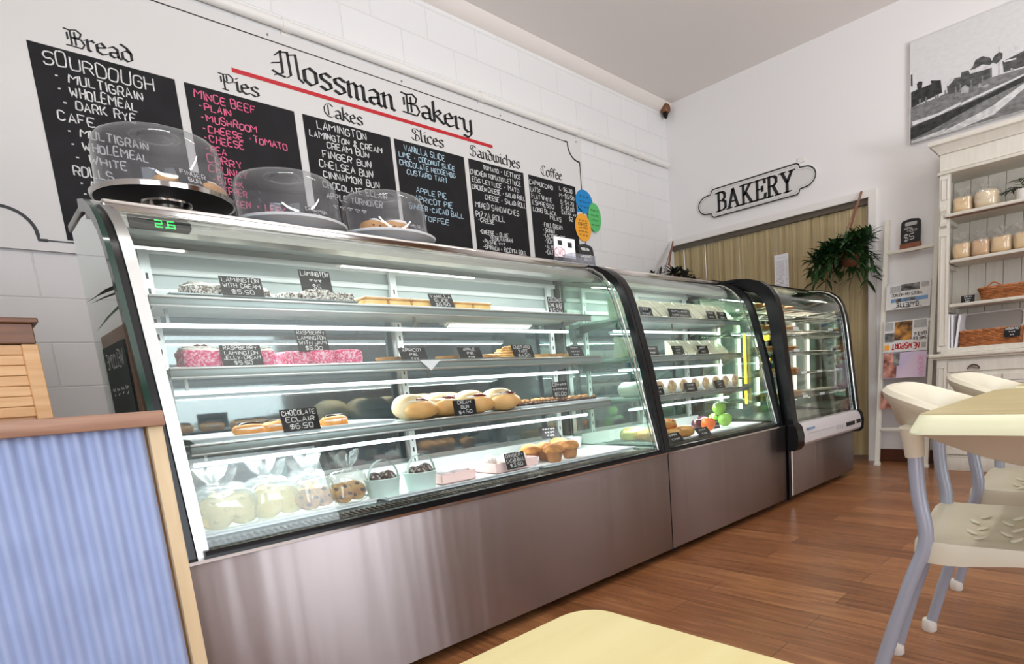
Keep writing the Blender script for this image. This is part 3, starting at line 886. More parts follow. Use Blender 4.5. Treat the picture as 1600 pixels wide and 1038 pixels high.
# three round paper notices stuck over the right edge of the board
for lab, mt, cx, cz, rx, rz, yy, tip, txt in (
   ('blue paper speech bubble on the right edge of the menu board', 'discb', 3.945, 2.385, .105, .098, WA - .022, (-.09, -.10, -.02, -.085), ('~~~', '~~~~', '~~~')),
   ('green oval paper notice at the right edge of the menu board', 'discg', 4.062, 2.27, .082, .122, WA - .025, None, ('~~~ ~', '~~~~~', '~~~~', '~~~~~')),
   ('orange round paper notice below the blue paper bubble', 'disco', 3.902, 2.165, .098, .115, WA - .028, None, ('~~~', 'COFFEE', '~~~ ~~~~', '~~~~ ~~~', '~~~'))):
    o = thing('paper_notice', lab, 'paper notice', (cx, yy, cz), 'round paper notices on the menu board')
    b = MB(); pts = [(cx + rx * cos(a * pi / 20), cz + rz * sin(a * pi / 20)) for a in range(40)]
    b.prism(pts, (0, yy, 0), UX, UZ, (0, .0012, 0))
    if tip:
        b.prism([(cx - .085, cz - .05), (cx - .108, cz - .102), (cx - .03, cz - .085)], (0, yy, 0), UX, UZ, (0, .0012, 0))
    b.build('paper', mt, o, 0)
    b = MB()
    n = len(txt)
    for i, s_ in enumerate(txt):
        zz = cz + rz * .62 - (i + .5) * (1.3 * rz / n) - .012
        ww = rx * .62
        scrawl(b, s_, cx - ww, cx + ww, zz, .026, .0042, (0, yy, 0), UX, UZ, (0, -1, 0), slope=-.01)
    b.build('lettering', 'pen', o, 0)

# ------------------------------------------------------------------ BAKERY sign over the doorway
XS = WB
WY, = (V((0, -1, 0)),)
t = thing('bakery_sign', 'white sign board reading BAKERY with black outline above the doorway', 'sign', (WB, 2.77, 2.45))
def plaque(hw, hh, n, inset=0.0):
    """Half-round ended plaque with stepped shoulders."""
    hw, hh = hw - inset, hh - inset
    c = hw - .17
    pts = []
    for a in range(-8, 9):
        th = a * pi / 16 * .86
        pts.append((c + .055 + .115 * cos(th) - .0, (hh - .04) * sin(th) * 1.0))
    right = [(c, -hh), (c + .02, -hh + .012), (c + .03, -hh + .04)] + pts[1:-1] + [(c + .03, hh - .04), (c + .02, hh - .012), (c, hh)]
    return right + [(-x, -y) for x, y in right]
cY, cZ = 2.768, 2.452
b = MB(); b.prism(plaque(.595, .133, 0), (WB - .022, cY, cZ), WY, UZ, (.02, 0, 0)); b.build('plaque', 'signwhite', t, 0)
b = MB()
pl = plaque(.595, .133, 0, .006)
ribbon(b, pl + pl[:2], .011, V((WB - .022, cY, cZ)), WY, UZ, V((-1, 0, 0)), .001)
b.build('black_outline', 'ink', t, 0)
b = MB()
pl = plaque(.595, .133, 0, .024)
ribbon(b, pl + pl[:2], .003, V((WB - .022, cY, cZ)), WY, UZ, V((-1, 0, 0)), .001)
b.build('inner_line', 'g3', t, 0)
b = MB()
penned(b, 'BAKERY', BK, -.392, .398, -.086, .172, (17, 5), 8, (WB - .0245, cY, cZ), WY, UZ, (.0022, 0, 0))
b.build('lettering', 'ink', t, 0)
for y in (3.17, 2.31):
    b = MB(); b.box(WB - .012, WB - .001, y - .03, y + .03, cZ + .128, cZ + .165); b.build('wall_bracket', 'white', t, 0)

# ------------------------------------------------------------------ strip curtain in the doorway
t = thing('strip_curtain', 'beige plastic strip curtain hanging in the doorway under the bakery sign', 'curtain', (WB + .04, 2.7, 2.12))
b = MB(); b.box(WB + .005, WB + .06, DY0, WA, DZ - .045, DZ); b.build('rail', 'railm', t, 0)
n = 62
st0 = []
for v_ in range(4):
    b = MB()
    rows = []
    for z in [2.11 - 2.07 * k / 14 for k in range(15)]:
        w = .019
        rows.append([(WB + .03 + .002 * sin(z * 4 + v_ * 2 + a * 2) + .0015 * (1 - a * a), a * w + .003 * sin(z * 2.2 + v_), z) for a in (-1, -.5, 0, .5, 1)])
    b.sheet(rows)
    me = b.build('strip', 'pvc', None, 60)
    st0.append(me)
for k in range(n):
    o = st0[k % 4] if k < 4 else st0[k % 4].copy()
    if k >= 4:
        COL.objects.link(o)
    o.parent = t
    y = DY0 + .018 + (WA - DY0 - .03) * k / (n - 1)
    o.location = V((rnd.uniform(-.004, .004) + (.0045 if k % 2 else 0), y + rnd.uniform(-.004, .004), 0)) - t.location
t = thing('price_list', 'white printed list hanging on the strip curtain', 'notice', (WB - .005, 2.517, 1.7))
b = MB(); b.rbox(WB - .004, WB - .002, 2.449, 2.586, 1.50, 1.86, .0008, 1); b.build('sheet', 'paper', t, 0)
b = MB()
scrawl(b, '~~~~~ ~~~~', -.045, .045, 1.825, .012, .0016, (WB - .004, 2.517, 0), WY, UZ, (-1, 0, 0))
for i in range(22):
    z = 1.80 - i * .0125
    b.box(WB - .0046, WB - .004, 2.517 - .03 + rnd.uniform(0, .03), 2.57, z, z + .0035)
    b.box(WB - .0046, WB - .004, 2.46, 2.475, z, z + .0035)
b.build('printed_lines', 'newsgrey', t, 0)


# ------------------------------------------------------------------ plants
def leafblade(b, base, d, ln, wd, droop, nrm=(0, 0, 1), seg=6):
    """A pointed leaf curving down under its weight."""
    base, d = V(base), V(d).normalized()
    side = d.cross(V(nrm))
    side = side.normalized() if side.length > 1e-4 else V((1, 0, 0))
    rows = []
    for i in range(seg + 1):
        s_ = i / seg
        p = base + d * (ln * s_) + V((0, 0, -droop * s_ * s_))
        w = wd * (math.sin(pi * min(1, s_ * .92 + .08)) ** .8) * .5 + .0004
        up = V((0, 0, .22 * w))
        rows.append([p - side * w + up, p, p + side * w + up])
    b.sheet(rows)


def hanging_plant(name, label, c, n, ln, mat, seed, strap_top, potmat, spread=1.0, weep=1.0, bias=(0, 0, 0)):
    g = random.Random(seed)
    t = thing(name, label, 'plant', c)
    c = V(c)
    b = MB(); b.lathe([(.04, -.12), (.06, -.10), (.070, -.03), (.076, -.025), (.076, -.037), (.066, -.04), (.06, -.05), (0, -.05)], c, 20); b.build('pot', potmat, t)
    b = MB()
    top = V(strap_top)
    for a in (0, 2.1, 4.2):
        b.tube([c + V((.08 * cos(a), .08 * sin(a), 0)), c + V((.02 * cos(a), .02 * sin(a), .18)), top], .004, 6)
    b.tube([c + V((0, 0, .17)), top], .009, 8)
    b.build('strap', 'strap', t)
    # arching stems, each ending in a tuft of narrow leaves
    b, bs = MB(), MB()
    for i in range(n):
        a = g.uniform(0, 2 * pi)
        d = (V((cos(a) * spread, sin(a) * spread, g.uniform(-.55, 1.0))) + V(bias)).normalized()
        L = ln * g.uniform(.35, 1.0)
        st_ = c + V((.05 * cos(a), .05 * sin(a), -.005))
        pts = [st_ + d * (L * s_) + V((0, 0, (.12 * s_ * (1 - s_) - weep * L * s_ * s_))) for s_ in [k / 4 for k in range(5)]]
        pts = [V((min(p.x, WB - .085), max(p.y, 1.70), p.z)) for p in pts]
        bs.tube(pts, [.003, .0027, .0024, .002, .0014], 5)
        for k in range(2, 5):
            for q_ in range(3):
                w_ = g.uniform(0, 2 * pi)
                dd = d * .7 + V((cos(w_), sin(w_), g.uniform(-.7, .6))) * .8
                leafblade(b, pts[k], dd, g.uniform(.08, .14), g.uniform(.022, .034), g.uniform(.01, .04), seg=4)
    b.build('foliage', mat, t, 60)
    bs.build('stems', mat, t, 60)
    return t


hanging_plant('hanging_plant', 'bushy green plant in a hanging pot at the right end of the doorway', (WB - .20, 1.83, 1.74), 96, .27, 'leaf', 3, (WB - .025, 1.80, 2.21), 'terra', weep=.42, bias=(-.40, .50, .05))
hanging_plant('hanging_plant', 'dark plant hanging low behind the middle display case', (WB - .35, 3.52, 1.745), 26, .30, 'leaf2', 5, (WB - .06, 3.66, 2.19), 'blackm', weep=.35)

# ------------------------------------------------------------------ black and white photograph on canvas
t = thing('canvas_print', 'large black and white railway photograph on canvas above the dresser', 'picture', (WB - .03, .8, 2.46))
XP = WB - .032
PX = XP - .0008
b = MB(); b.box(XP, WB - .001, .12, 1.44, 2.462, 3.165); b.build('canvas', 'g5', t, 0)
k_ = 4.15
def pic(name, mat, *polys):
    b = MB()
    for d, poly in enumerate(polys):
        pts = [atx(1400 + x / k_, y / k_, PX) for x, y in poly]
        b.add([(PX - .0003 * lay[0], max(.125, p.y), max(2.464, p.z)) for p in pts], [tuple(range(len(pts)))])
    b.build(name, mat, t, 0)
    lay[0] += 1
lay = [0]
pic('ground', 'g2', [(95, 700), (250, 640), (420, 560), (830, 440), (830, 734), (92, 938)], [(830, 440), (1500, 230), (1500, 540), (830, 734)])
pic('pale_tracks', 'g4', [(105, 790), (270, 735), (420, 660), (420, 678), (270, 755), (105, 815)], [(230, 900), (430, 790), (620, 690), (830, 540), (830, 575), (640, 740), (420, 850), (330, 880)],
    [(100, 915), (200, 880), (330, 830), (300, 860), (180, 905), (100, 932)], [(420, 668), (620, 575), (830, 480), (1500, 250), (1500, 262), (830, 492), (620, 590), (420, 684)])
pic('train', 'g0', [(98, 700), (98, 600), (140, 580), (135, 545), (150, 528), (172, 530), (168, 570), (230, 545), (225, 522), (290, 520), (300, 600), (180, 660)], [(97, 560), (97, 485), (106, 482), (108, 560)],
    [(95, 905), (95, 830), (250, 760), (420, 690), (620, 600), (830, 490), (830, 530), (560, 660), (330, 790), (180, 870)])
pic('trees', 'g1', [(480, 455), (500, 430), (515, 390), (560, 365), (610, 375), (628, 405), (600, 430), (540, 440)], [(620, 400), (640, 360), (670, 338), (692, 345), (690, 380), (650, 415)],
    [(330, 560), (360, 510), (420, 500), (425, 470), (470, 455), (480, 480), (620, 440), (620, 500), (500, 560), (400, 600), (335, 610)], [(690, 400), (830, 330), (1500, 100), (1500, 190), (830, 430), (700, 470)])
pic('houses', 'g4', [(480, 465), (560, 418), (620, 425), (600, 440)], [(735, 330), (780, 295), (825, 312), (830, 330), (760, 345)], [(700, 395), (780, 375), (780, 385), (700, 405)], [(900, 290), (960, 240), (1040, 250), (1040, 270)], [(300, 550), (360, 500), (380, 510), (340, 560)])
posts = [(155, 745, 645), (195, 720, 630), (258, 730, 625), (272, 726, 610), (320, 690, 585), (388, 660, 565), (418, 640, 545), (488, 605, 520), (560, 575, 495), (618, 545, 440), (668, 515, 300)]
pic('fence_posts', 'g2', *[[(x - 6, y0), (x - 5, y1), (x + 5, y1), (x + 6, y0)] if y1 > 320 else [(x - 2, y0), (x - 1, y1), (x + 1, y1), (x + 2, y0)] for x, y0, y1 in posts])
pic('livestock', 'g3', [(420, 610), (425, 570), (450, 550), (475, 570), (470, 600)], [(530, 570), (540, 535), (560, 560), (600, 540), (600, 560)], [(740, 470), (745, 440), (762, 445), (765, 465)])

# ------------------------------------------------------------------ display cases
G = [(1.662, .508), (1.685, .600), (1.720, .735), (1.752, .862), (1.786, .985), (1.815, 1.080), (1.842, 1.170), (1.866, 1.240), (1.893, 1.292), (1.930, 1.334), (1.985, 1.368), (2.04, 1.386)]
FO = [(1.636, .500), (1.655, .610), (1.684, .760), (1.706, .880), (1.735, .990), (1.761, 1.090), (1.786, 1.185), (1.812, 1.255), (1.848, 1.310), (1.900, 1.352), (1.965, 1.385), (2.04, 1.402)]


def offs(pr, d):
    """Profile (y,z) pushed d inwards (up and back)."""
    out = []
    for i, p in enumerate(pr):
        a, b_ = pr[max(0, i - 1)], pr[min(len(pr) - 1, i + 1)]
        ty, tz = b_[0] - a[0], b_[1] - a[1]
        L = math.hypot(ty, tz)
        out.append((p[0] + tz / L * d, p[1] - ty / L * d))
    return out


def ring(b, outer, inner, x0, x1):
    o0 = [V((x0, *p)) for p in outer]; o1 = [V((x1, *p)) for p in outer]
    i0_ = [V((x0, *p)) for p in inner]; i1_ = [V((x1, *p)) for p in inner]
    b.sheet([i0_, o0, o1, i1_, i0_], closed_u=True)
    return b


def strip(b, pr, t_, x0, x1):
    """Bent sheet following profile pr with thickness t_ inwards."""
    q = offs(pr, t_)
    loop = pr + q[::-1]
    n = len(loop)
    a = [V((x0, *p)) for p in loop]; c = [V((x1, *p)) for p in loop]
    b.sheet([a, c], closed_u=True)
    k = len(pr)
    for i in range(k - 1):
        b.add([a[i], a[i + 1], a[n - 2 - i], a[n - 1 - i]], [(0, 1, 2, 3)])
        b.add([c[i], c[i + 1], c[n - 2 - i], c[n - 1 - i]], [(3, 2, 1, 0)])
    return b


YBK = 2.33
def case_frame(t, x0, x1, name='side_frame', mat='black', prof=FO, depth=.034):
    b = MB()
    q = offs(prof, depth)
    ring(b, prof + [(YBK, 1.406), (YBK, .500)], q + [(YBK - .035, 1.366), (YBK - .035, .53)], x0, x1)
    return b.build(name, mat, t, 40)


def end_glass(t, x, prof=G, mat='endglass', back=YBK - .02):
    b = MB()
    pts = offs(prof, .006) + [(back, 1.39), (back, .52)]
    b.prism(pts, (x, 0, 0), UY, UZ, (.006, 0, 0))
    return b.build('end_glass', mat, t, 0)


def base_unit(t, x0, x1, yf=1.62, zt=.505, zb=.045):
    b = MB(); b.box(x0 + .004, x1 - .004, yf + .012, 2.30, zb, zt - .03); b.build('base_body', 'greyst', t, 0)
    b = MB(); b.rbox(x0 + .0025, x1 - .0025, yf, yf + .012, zb - .005, zt - .012, .003); b.build('front_panel', 'steel', t)
    b = MB(); b.box(x0 + .002, x1 - .002, yf - .003, yf + .030, zt - .012, zt - .004); b.build('top_lip', 'steelp', t, 0)
    b = MB(); b.box(x0 + .03, x1 - .03, yf + .05, 2.26, .02, zb); b.build('plinth', 'blackm', t, 0)
    for x in (x0 + .10, x1 - .10):
        for y in (yf + .085, 2.2):
            b = MB(); b.lathe([(.026, 0), (.026, .012), (.012, .016), (.012, .03)], (x, y, 0), 12); b.build('foot', 'blackm', t)


def sliding_doors(t, x0, x1, z0=.56, z1=1.36, y=2.28):
    mid = (x0 + x1) / 2
    for k, (a, c) in enumerate(((x0, mid + .02), (mid - .02, x1))):
        yy = y + .014 * k
        b = MB(); f = .028
        b.box(a, a + f, yy, yy + .012, z0, z1).box(c - f, c, yy, yy + .012, z0, z1).box(a + f, c - f, yy, yy + .012, z0, z0 + f).box(a + f, c - f, yy, yy + .012, z1 - f, z1)
        fr = b.build('sliding_door', 'alu', t, 0)
        b = MB(); b.box(a + f, c - f, yy + .004, yy + .008, z0 + f, z1 - f); b.build('door_glass', 'backglass', fr, 0)


def shelf(t, x0, x1, z, y0, y1, posts=()):
    b = MB(); b.rbox(x0, x1, y0 + .012, y1, z - .014, z, .003); s = b.build('shelf', 'shelfm', t)
    b = MB(); b.rbox(x0, x1, y0, y0 + .014, z - .024, z + .002, .003)
    b.mi = 1
    b.rbox(x0, x1, y0 - .004, y0 + .003, z - .027, z - .021, .002); b.rbox(x0, x1, y0 - .004, y0 + .003, z - .003, z + .004, .002)
    b.build('price_rail', ['railface', 'alu'], s)
    b = MB(); b.tube([(x0 + .03, y0 + .13, z - .060), (x1 - .03, y0 + .13, z - .060)], .0065, 8); b.build('led_tube', 'led', s)
    b = MB(); [b.box(x - .004, x + .004, y0 + .127, y0 + .133, z - .060, z - .014) for x in (x0 + .06, (x0 + x1) / 2, x1 - .06)]; b.build('led_mount', 'greyst', s, 0)
    b = MB()
    for x in (x0 + .02, x1 - .02):
        b.prism([(y0 + .03, z - .014), (y1, z - .014), (y1, z - .06), (y1 - .04, z - .05)], (x - .0015, 0, 0), UY, UZ, (.003, 0, 0))
    b.build('bracket', 'alu', s, 0)
    return s


def uprights(t, xs, y=2.235, z0=.54, z1=1.33):
    for x in xs:
        b = MB(); b.box(x - .013, x + .013, y, y + .014, z0, z1)
        u = b.build('slotted_upright', 'enamel', t, 0)
        b = MB()
        for k in range(int((z1 - z0 - .05) / .045)):
            z = z0 + .03 + k * .045
            b.box(x - .003, x + .003, y - .0008, y + .001, z, z + .018)
        b.build('slots', 'blackm', u, 0)


def refrigerated(x0, x1, label, gl0, gl1, sh, led_power):
    t = thing('display_case', label, 'display case', ((x0 + x1) / 2, 1.98, 0), 'curved glass display cases along the counter')
    base_unit(t, x0, x1)
    b = MB(); b.box(gl0, gl1, 1.668, 2.30, .478, .512); b.build('deck', 'enamel', t, 0)
    b = MB(); b.box(gl0, gl1, 1.637, 1.668, .494, .5165); b.build('front_sill', 'black', t, 0)
    b = MB(); b.box(gl0, gl1, 1.668, 1.735, .512, .518); b.build('air_grille', 'blackm', t, 0)
    b = MB()
    for k in range(int((gl1 - gl0) / .016)):
        b.box(gl0 + .004 + k * .016, gl0 + .009 + k * .016, 1.676, 1.727, .518, .523)
    b.build('grille_bars', 'railm', t, 0)
    b = MB(); b.box(gl0, gl1, 2.22, 2.30, .512, .575); b.build('rear_sill', 'enamel', t, 0)
    b = MB(); strip(b, G, .006, gl0, gl1); b.build('front_glass', 'glass', t, 40)
    # roof with its front rail and the sloping lamp housing under it
    b = MB(); b.rbox(x0 + .01, x1 - .01, 2.035, YBK, 1.378, 1.400, .004); r = b.build('roof', 'greyst', t)
    b = MB(); b.rbox(gl0, gl1, 2.018, 2.044, 1.376, 1.404, .006); b.build('front_rail', 'steelp', r)
    b = MB(); b.prism([(1.995, 1.366), (2.06, 1.378), (2.20, 1.378), (2.20, 1.350), (2.0, 1.318), (1.985, 1.330)], (gl0, 0, 0), UY, UZ, (gl1 - gl0, 0, 0)); b.build('lamp_housing', 'greyst', r, 30)
    sliding_doors(t, gl0, gl1)
    b = MB(); b.box(gl0, gl1, 2.273, 2.279, 1.15, 1.372); b.build('rear_panel', 'shelfm', t, 0)
    b = MB()
    for z in (1.205, 1.265, 1.325):
        b.rbox(gl0, gl1, 2.258, 2.272, z, z + .020, .003)
    b.build('rear_rails', 'enamel', t)
    uprights(t, [gl0 + .11, (gl0 + gl1) / 2, gl1 - .07])
    for z, y0, xa, xb in sh:
        s_ = shelf(t, xa, xb, z, y0, 2.225)
        area('shelf_lamp', ((xa + xb) / 2, y0 + .13, z - .070), ((xa + xb) / 2, y0 + .17, 0), xb - xa - .08, .014, led_power, (.95, 1, .985), t)
    area('top_lamp', ((gl0 + gl1) / 2, 2.05, 1.305), ((gl0 + gl1) / 2, 2.08, 0), gl1 - gl0 - .08, .03, led_power, (.95, 1, .975), t)
    return t


# case 1: the long cake case
C1 = refrigerated(.300, 2.166, 'long curved glass cake display case with steel base at left', .345, 2.146,
                  ((1.148, 1.92, .385, 2.035), (.957, 1.86, .388, 2.02), (.757, 1.81, .390, 2.01)), 8.0)
b = MB(); strip(b, offs(FO, .012), .016, .331, .356); b.build('front_trim', 'alu', C1, 40)
b = MB(); strip(b, offs(FO, .004), .03, .300, .312); b.build('green_glass_edge', 'greenedge', C1, 40)
b = MB(); strip(b, offs(FO, .020), .03, .312, .331); b.build('seal', 'black', C1, 40)
end_glass(C1, .314, offs(FO, .03))
case_frame(C1, 2.150, 2.166)
for pr_, r_ in ((offs(G, -.004), .0045), (offs(G, .016), .003)):
    b = MB(); b.tube([(2.143, *p) for p in pr_], r_, 8); b.build('edge_trim', 'steelp', C1)
end_glass(C1, 2.152, offs(FO, .03), 'shelfglass')
# thermostat display on the lamp housing
dv = V((0, .075, .0)) ; up_ = V((0, .0145 - .03 + .02, .036)).normalized()
b = MB(); b.prism([(-.068, -.016), (.062, -.016), (.07, -.004), (.07, .012), (.062, .018), (-.068, .018)], (.455, 1.984, 1.346), UX, (0, .26, .966), (0, .012, -.004))
dp = b.build('thermostat', 'blackm', C1, 0)
b = MB()
seg = {'2': '06 46 43 03 00 40', '6': '46 06 00 40 43 03'}
for ch, x in (('2', -.012), ('6', .016)):
    pts = [(x + int(q[0]) / 4 * .015, -.009 + int(q[1]) / 6 * .018) for q in seg[ch].split()]
    ribbon(b, pts, .0028, V((.455, 1.984, 1.346)), UX, V((0, .26, .966)), V((0, -.966, .26)), .0012)
ribbon(b, [(.0112, -.0112), (.0112, -.0075)], .0036, V((.455, 1.984, 1.346)), UX, V((0, .26, .966)), V((0, -.966, .26)), .0012)
b.build('digits', 'digit', dp, 0)

# case 2: the sandwich case
C2 = refrigerated(2.168, 3.372, 'middle curved glass display case full of sandwiches and rolls', 2.214, 3.33,
                  ((1.148, 1.868, 2.245, 3.305), (.952, 1.848, 2.245, 3.285), (.752, 1.80, 2.245, 3.27)), 7.0)
case_frame(C2, 2.170, 2.212)
case_frame(C2, 3.334, 3.370)
for x in (2.214, 3.331):
    b = MB(); b.tube([(x, *p) for p in offs(G, -.004)], .004, 8); b.build('edge_trim', 'steelp', C2)
end_glass(C2, 3.345, offs(FO, .03), 'shelfglass')
b = MB(); b.box(3.318, 3.326, 1.845, 1.86, .64, .735).box(3.318, 3.326, 1.845, 1.86, .765, 1.07); b.build('glow_strip', 'yglow', C2, 0)  # yellow streak on the end glass, drawn as a glowing strip, not a lamp

# case 3: the pie warmer
G3 = [(1.600, .500), (1.612, .600), (1.628, .750), (1.645, .900), (1.661, 1.060), (1.678, 1.180), (1.70, 1.262), (1.735, 1.318), (1.79, 1.358), (1.86, 1.380), (1.95, 1.392)]
FO3 = offs(G3, -.022)
x0, x1 = 3.392, 4.515
C3 = thing('pie_warmer', 'glass fronted pie warmer with rounded shoulders beside the doorway', 'display case', ((x0 + x1) / 2, 1.98, 0), 'curved glass display cases along the counter')
base_unit(C3, 3.405, x1, 1.625, .36)
b = MB(); b.tube([(3.448, 1.618, .05), (3.448, 1.618, .34)], .008, 8); b.build('corner_trim', 'steelp', C3)
b = MB(); b.box(3.395, 3.43, 1.615, 2.3, .03, .36); b.build('dark_corner', 'black', C3, 0)
b = MB(); b.rbox(x0 + .01, x1 - .01, 1.66, 2.31, .36, .50, .004); b.build('cabinet_floor', 'blackm', C3)
ou = FO3 + [(YBK, 1.418), (YBK, .34)]
def frame3(xa, xb, mat='black'):
    b = MB(); d = offs(FO3, .075)
    ring(b, FO3 + [(YBK, 1.418), (YBK, .48)], d + [(YBK - .07, 1.34), (YBK - .07, .56)], xa, xb)
    return b.build('side_frame', mat, C3, 40)
frame3(3.395, 3.455)
frame3(x1 - .03, x1)
for x in (3.458, x1 - .032):
    b = MB(); b.tube([(x, *p) for p in offs(G3, -.012)], .005, 8); b.build('edge_trim', 'steelp', C3)
b = MB(); strip(b, G3, .006, 3.455, x1 - .03); b.build('front_glass', 'glass', C3, 40)
b = MB(); b.prism(offs(G3, .05) + [(YBK - .06, 1.35), (YBK - .06, .55)], (3.42, 0, 0), UY, UZ, (.005, 0, 0)); b.build('end_glass', 'shelfglass', C3, 0)
b = MB(); b.prism(offs(G3, .05) + [(YBK - .06, 1.35), (YBK - .06, .55)], (x1 - .018, 0, 0), UY, UZ, (.005, 0, 0)); b.build('end_glass', 'endglass', C3, 0)
b = MB(); b.rbox(3.39, x1, 1.94, YBK, 1.390, 1.414, .005); b.build('roof', 'black', C3)
b = MB(); b.rbox(3.40, 3.66, 2.10, YBK, 1.414, 1.436, .004); b.build('roof_vent', 'black', C3)
b = MB(); b.box(3.455, x1 - .03, 2.30, 2.315, .50, 1.39); b.build('back_panel', 'greyst', C3, 0)
b = MB(); b.box(3.455, x1 - .03, 1.68, 2.30, .50, .512); b.build('heated_floor', 'greyst', C3, 0)
# control panel bulging below the glass, with black end cheeks
pp = [(1.632, .355), (1.578, .358), (1.562, .375), (1.560, .42), (1.572, .47), (1.592, .497), (1.632, .500)]
b = MB(); b.prism(pp, (3.475, 0, 0), UY, UZ, (x1 - 3.475 - .012, 0, 0)); cp_ = b.build('control_panel', 'panelgrey', C3, 40)
pk = [(1.645, .335), (1.570, .340), (1.548, .365), (1.546, .43), (1.560, .485), (1.590, .512), (1.645, .515)]
for xa, xb in ((3.385, 3.475), (x1 - .014, x1 + .004)):
    b = MB(); b.prism(pk, (xa, 0, 0), UY, UZ, (xb - xa, 0, 0)); b.build('panel_cheek', 'black', C3, 40)
b = MB(); b.box(4.20, 4.36, 1.5572, 1.5625, .405, .432).box(4.40, 4.48, 1.5572, 1.5625, .408, .435); b.build('thermometer_window', 'blackm', cp_, 0)
b = MB()
for x in (4.02, 4.05, 4.08, 4.12):
    b.box(x, x + .012, 1.5572, 1.5612, .405, .43)
b.box(3.56, 3.98, 1.5582, 1.5612, .428, .4295)
b.build('switches', 'g3', cp_, 0)
b = MB(); b.box(3.55, 3.66, 1.5582, 1.5632, .452, .464); b.build('blue_badge', 'nblue', cp_, 0)
# five wire shelves, upright lamps at the back
for k, z in enumerate((.64, .80, .95, 1.09, 1.225)):
    b = MB(); yf = 1.74 + .012 * k
    for i in range(30):
        x = 3.49 + i * (x1 - .07 - 3.49) / 29
        b.tube([(x, yf, z), (x, 2.26, z)], .0022, 5)
    for y in (yf, 2.0, 2.26):
        b.tube([(3.475, y, z - .004), (x1 - .055, y, z - .004)], .004, 6)
    b.build('wire_shelf', 'steelp', C3, 60)
for x in (3.74, 4.02, 4.30):
    b = MB(); b.box(x - .012, x + .012, 2.282, 2.296, .56, 1.30); b.build('upright_lamp', 'ledw', C3, 0)
for x in (3.50, 4.44):
    b = MB(); b.box(x - .012, x + .012, 2.27, 2.284, .52, 1.34); b.build('shelf_upright', 'greyst', C3, 0)
b = MB()
for z in (.88, 1.02):
    b.box(3.412, 3.419, 1.735, 1.785, z, z + .032)
b.build('yellow_lamp', 'yglow', C3, 0)
area('warmer_lamp', (3.98, 2.0, 1.375), (3.98, 2.0, 0), .9, .2, 8, (1, .90, .74), C3)

# ------------------------------------------------------------------ food and price cards
def rotz(a):
    return Matrix.Rotation(a, 3, 'Z')


def card(lines, x, y, z, w, h, label, tilt=14, rz=0.0, mat='board', stick=0.0, cat='price card', grp='small blackboard price cards'):
    """Little blackboard ticket leaning back on its foot; optional stick under it."""
    t = thing('price_card', label, cat, (x, y, z), grp)
    a = R_(tilt)
    u = V((cos(rz), sin(rz), 0)); back = V((-sin(rz), cos(rz), 0))
    v_ = (UZ * cos(a) + back * sin(a)).normalized()
    nrm = u.cross(v_).normalized()          # faces the customer
    o = V((x, y, z + stick)) + nrm * 0
    b = MB(); b.prism([(-w / 2, 0), (w / 2, 0), (w / 2, h), (-w / 2, h)], o, u, v_, -nrm * .002)
    p = b.build('ticket', mat, t, 0)
    b = MB()
    n = len(lines)
    lh = h / (n + .25)
    for i, s_ in enumerate(lines):
        hw = min(w * .46, len(s_) * lh * .34)
        scrawl(b, s_, -hw, hw, h - (i + 1) * lh + lh * .12, lh * .68, max(.0016, lh * .10), o, u, v_, nrm, .0005)
    b.build('lettering', 'chalk', p, 0)
    b = MB()
    if stick:
        b.tube([V((x, y + .002, z)), o + v_ * (h * .3) - nrm * .003], .002, 6)
        b.build('stick', 'blackm', t, 0)
    else:
        b.prism([(0, 0), (.026, 0), (.004, h * .55), (0, h * .5)], o - u * .008 - nrm * .0021, -nrm, v_, u * .016)
        b.build('clip_foot', 'traywhite', t, 0)
    return t


def tray(name, label, x0, x1, y0, y1, z, mat, lip=.016, cat='tray', h=.004, grp=None, ridges=False):
    b = MB()
    e = lip
    b.rbox(x0 + e * .5, x1 - e * .5, y0 + e * .5, y1 - e * .5, z, z + h, .0015, 1)
    for (a, c, sx, sy) in ((x0, x1, 1, 0), (x0, x1, -1, 0)):
        pass
    out = [(x0, y0), (x1, y0), (x1, y1), (x0, y1)]
    inn = [(x0 + e, y0 + e), (x1 - e, y0 + e), (x1 - e, y1 - e), (x0 + e, y1 - e)]
    rows = [[V((*p, z + h)) for p in inn], [V((*p, z + lip)) for p in out], [V((p[0], p[1], z + lip - .003)) for p in out], [V((*p, z)) for p in inn]]
    b.sheet(rows, closed_u=True)
    t = thing(name, label, cat, ((x0 + x1) / 2, (y0 + y1) / 2, z), grp)
    b.build('pan', mat, t, 30)
    if ridges:
        b = MB()
        for k in range(int((x1 - x0 - .06) / .03)):
            b.rbox(x0 + .04 + k * .03, x0 + .05 + k * .03, y0 + .03, y1 - .03, z + h, z + h + .003, .001, 1)
        b.build('ridges', mat, t)
    return t


def simple(name, label, cat, c, parts, grp=None):
    """parts: (part name, material, function(mb))"""
    t = thing(name, label, cat, c, grp)
    for pn, mt, fn in parts:
        b = MB(); fn(b); b.build(pn, mt, t, 50)
    return t


def ax(u, v, y):
    return aty(u, v, y).x


Z1, Z2, Z3, ZD = 1.148, .957, .757, .512                # shelf tops and deck of the cake case
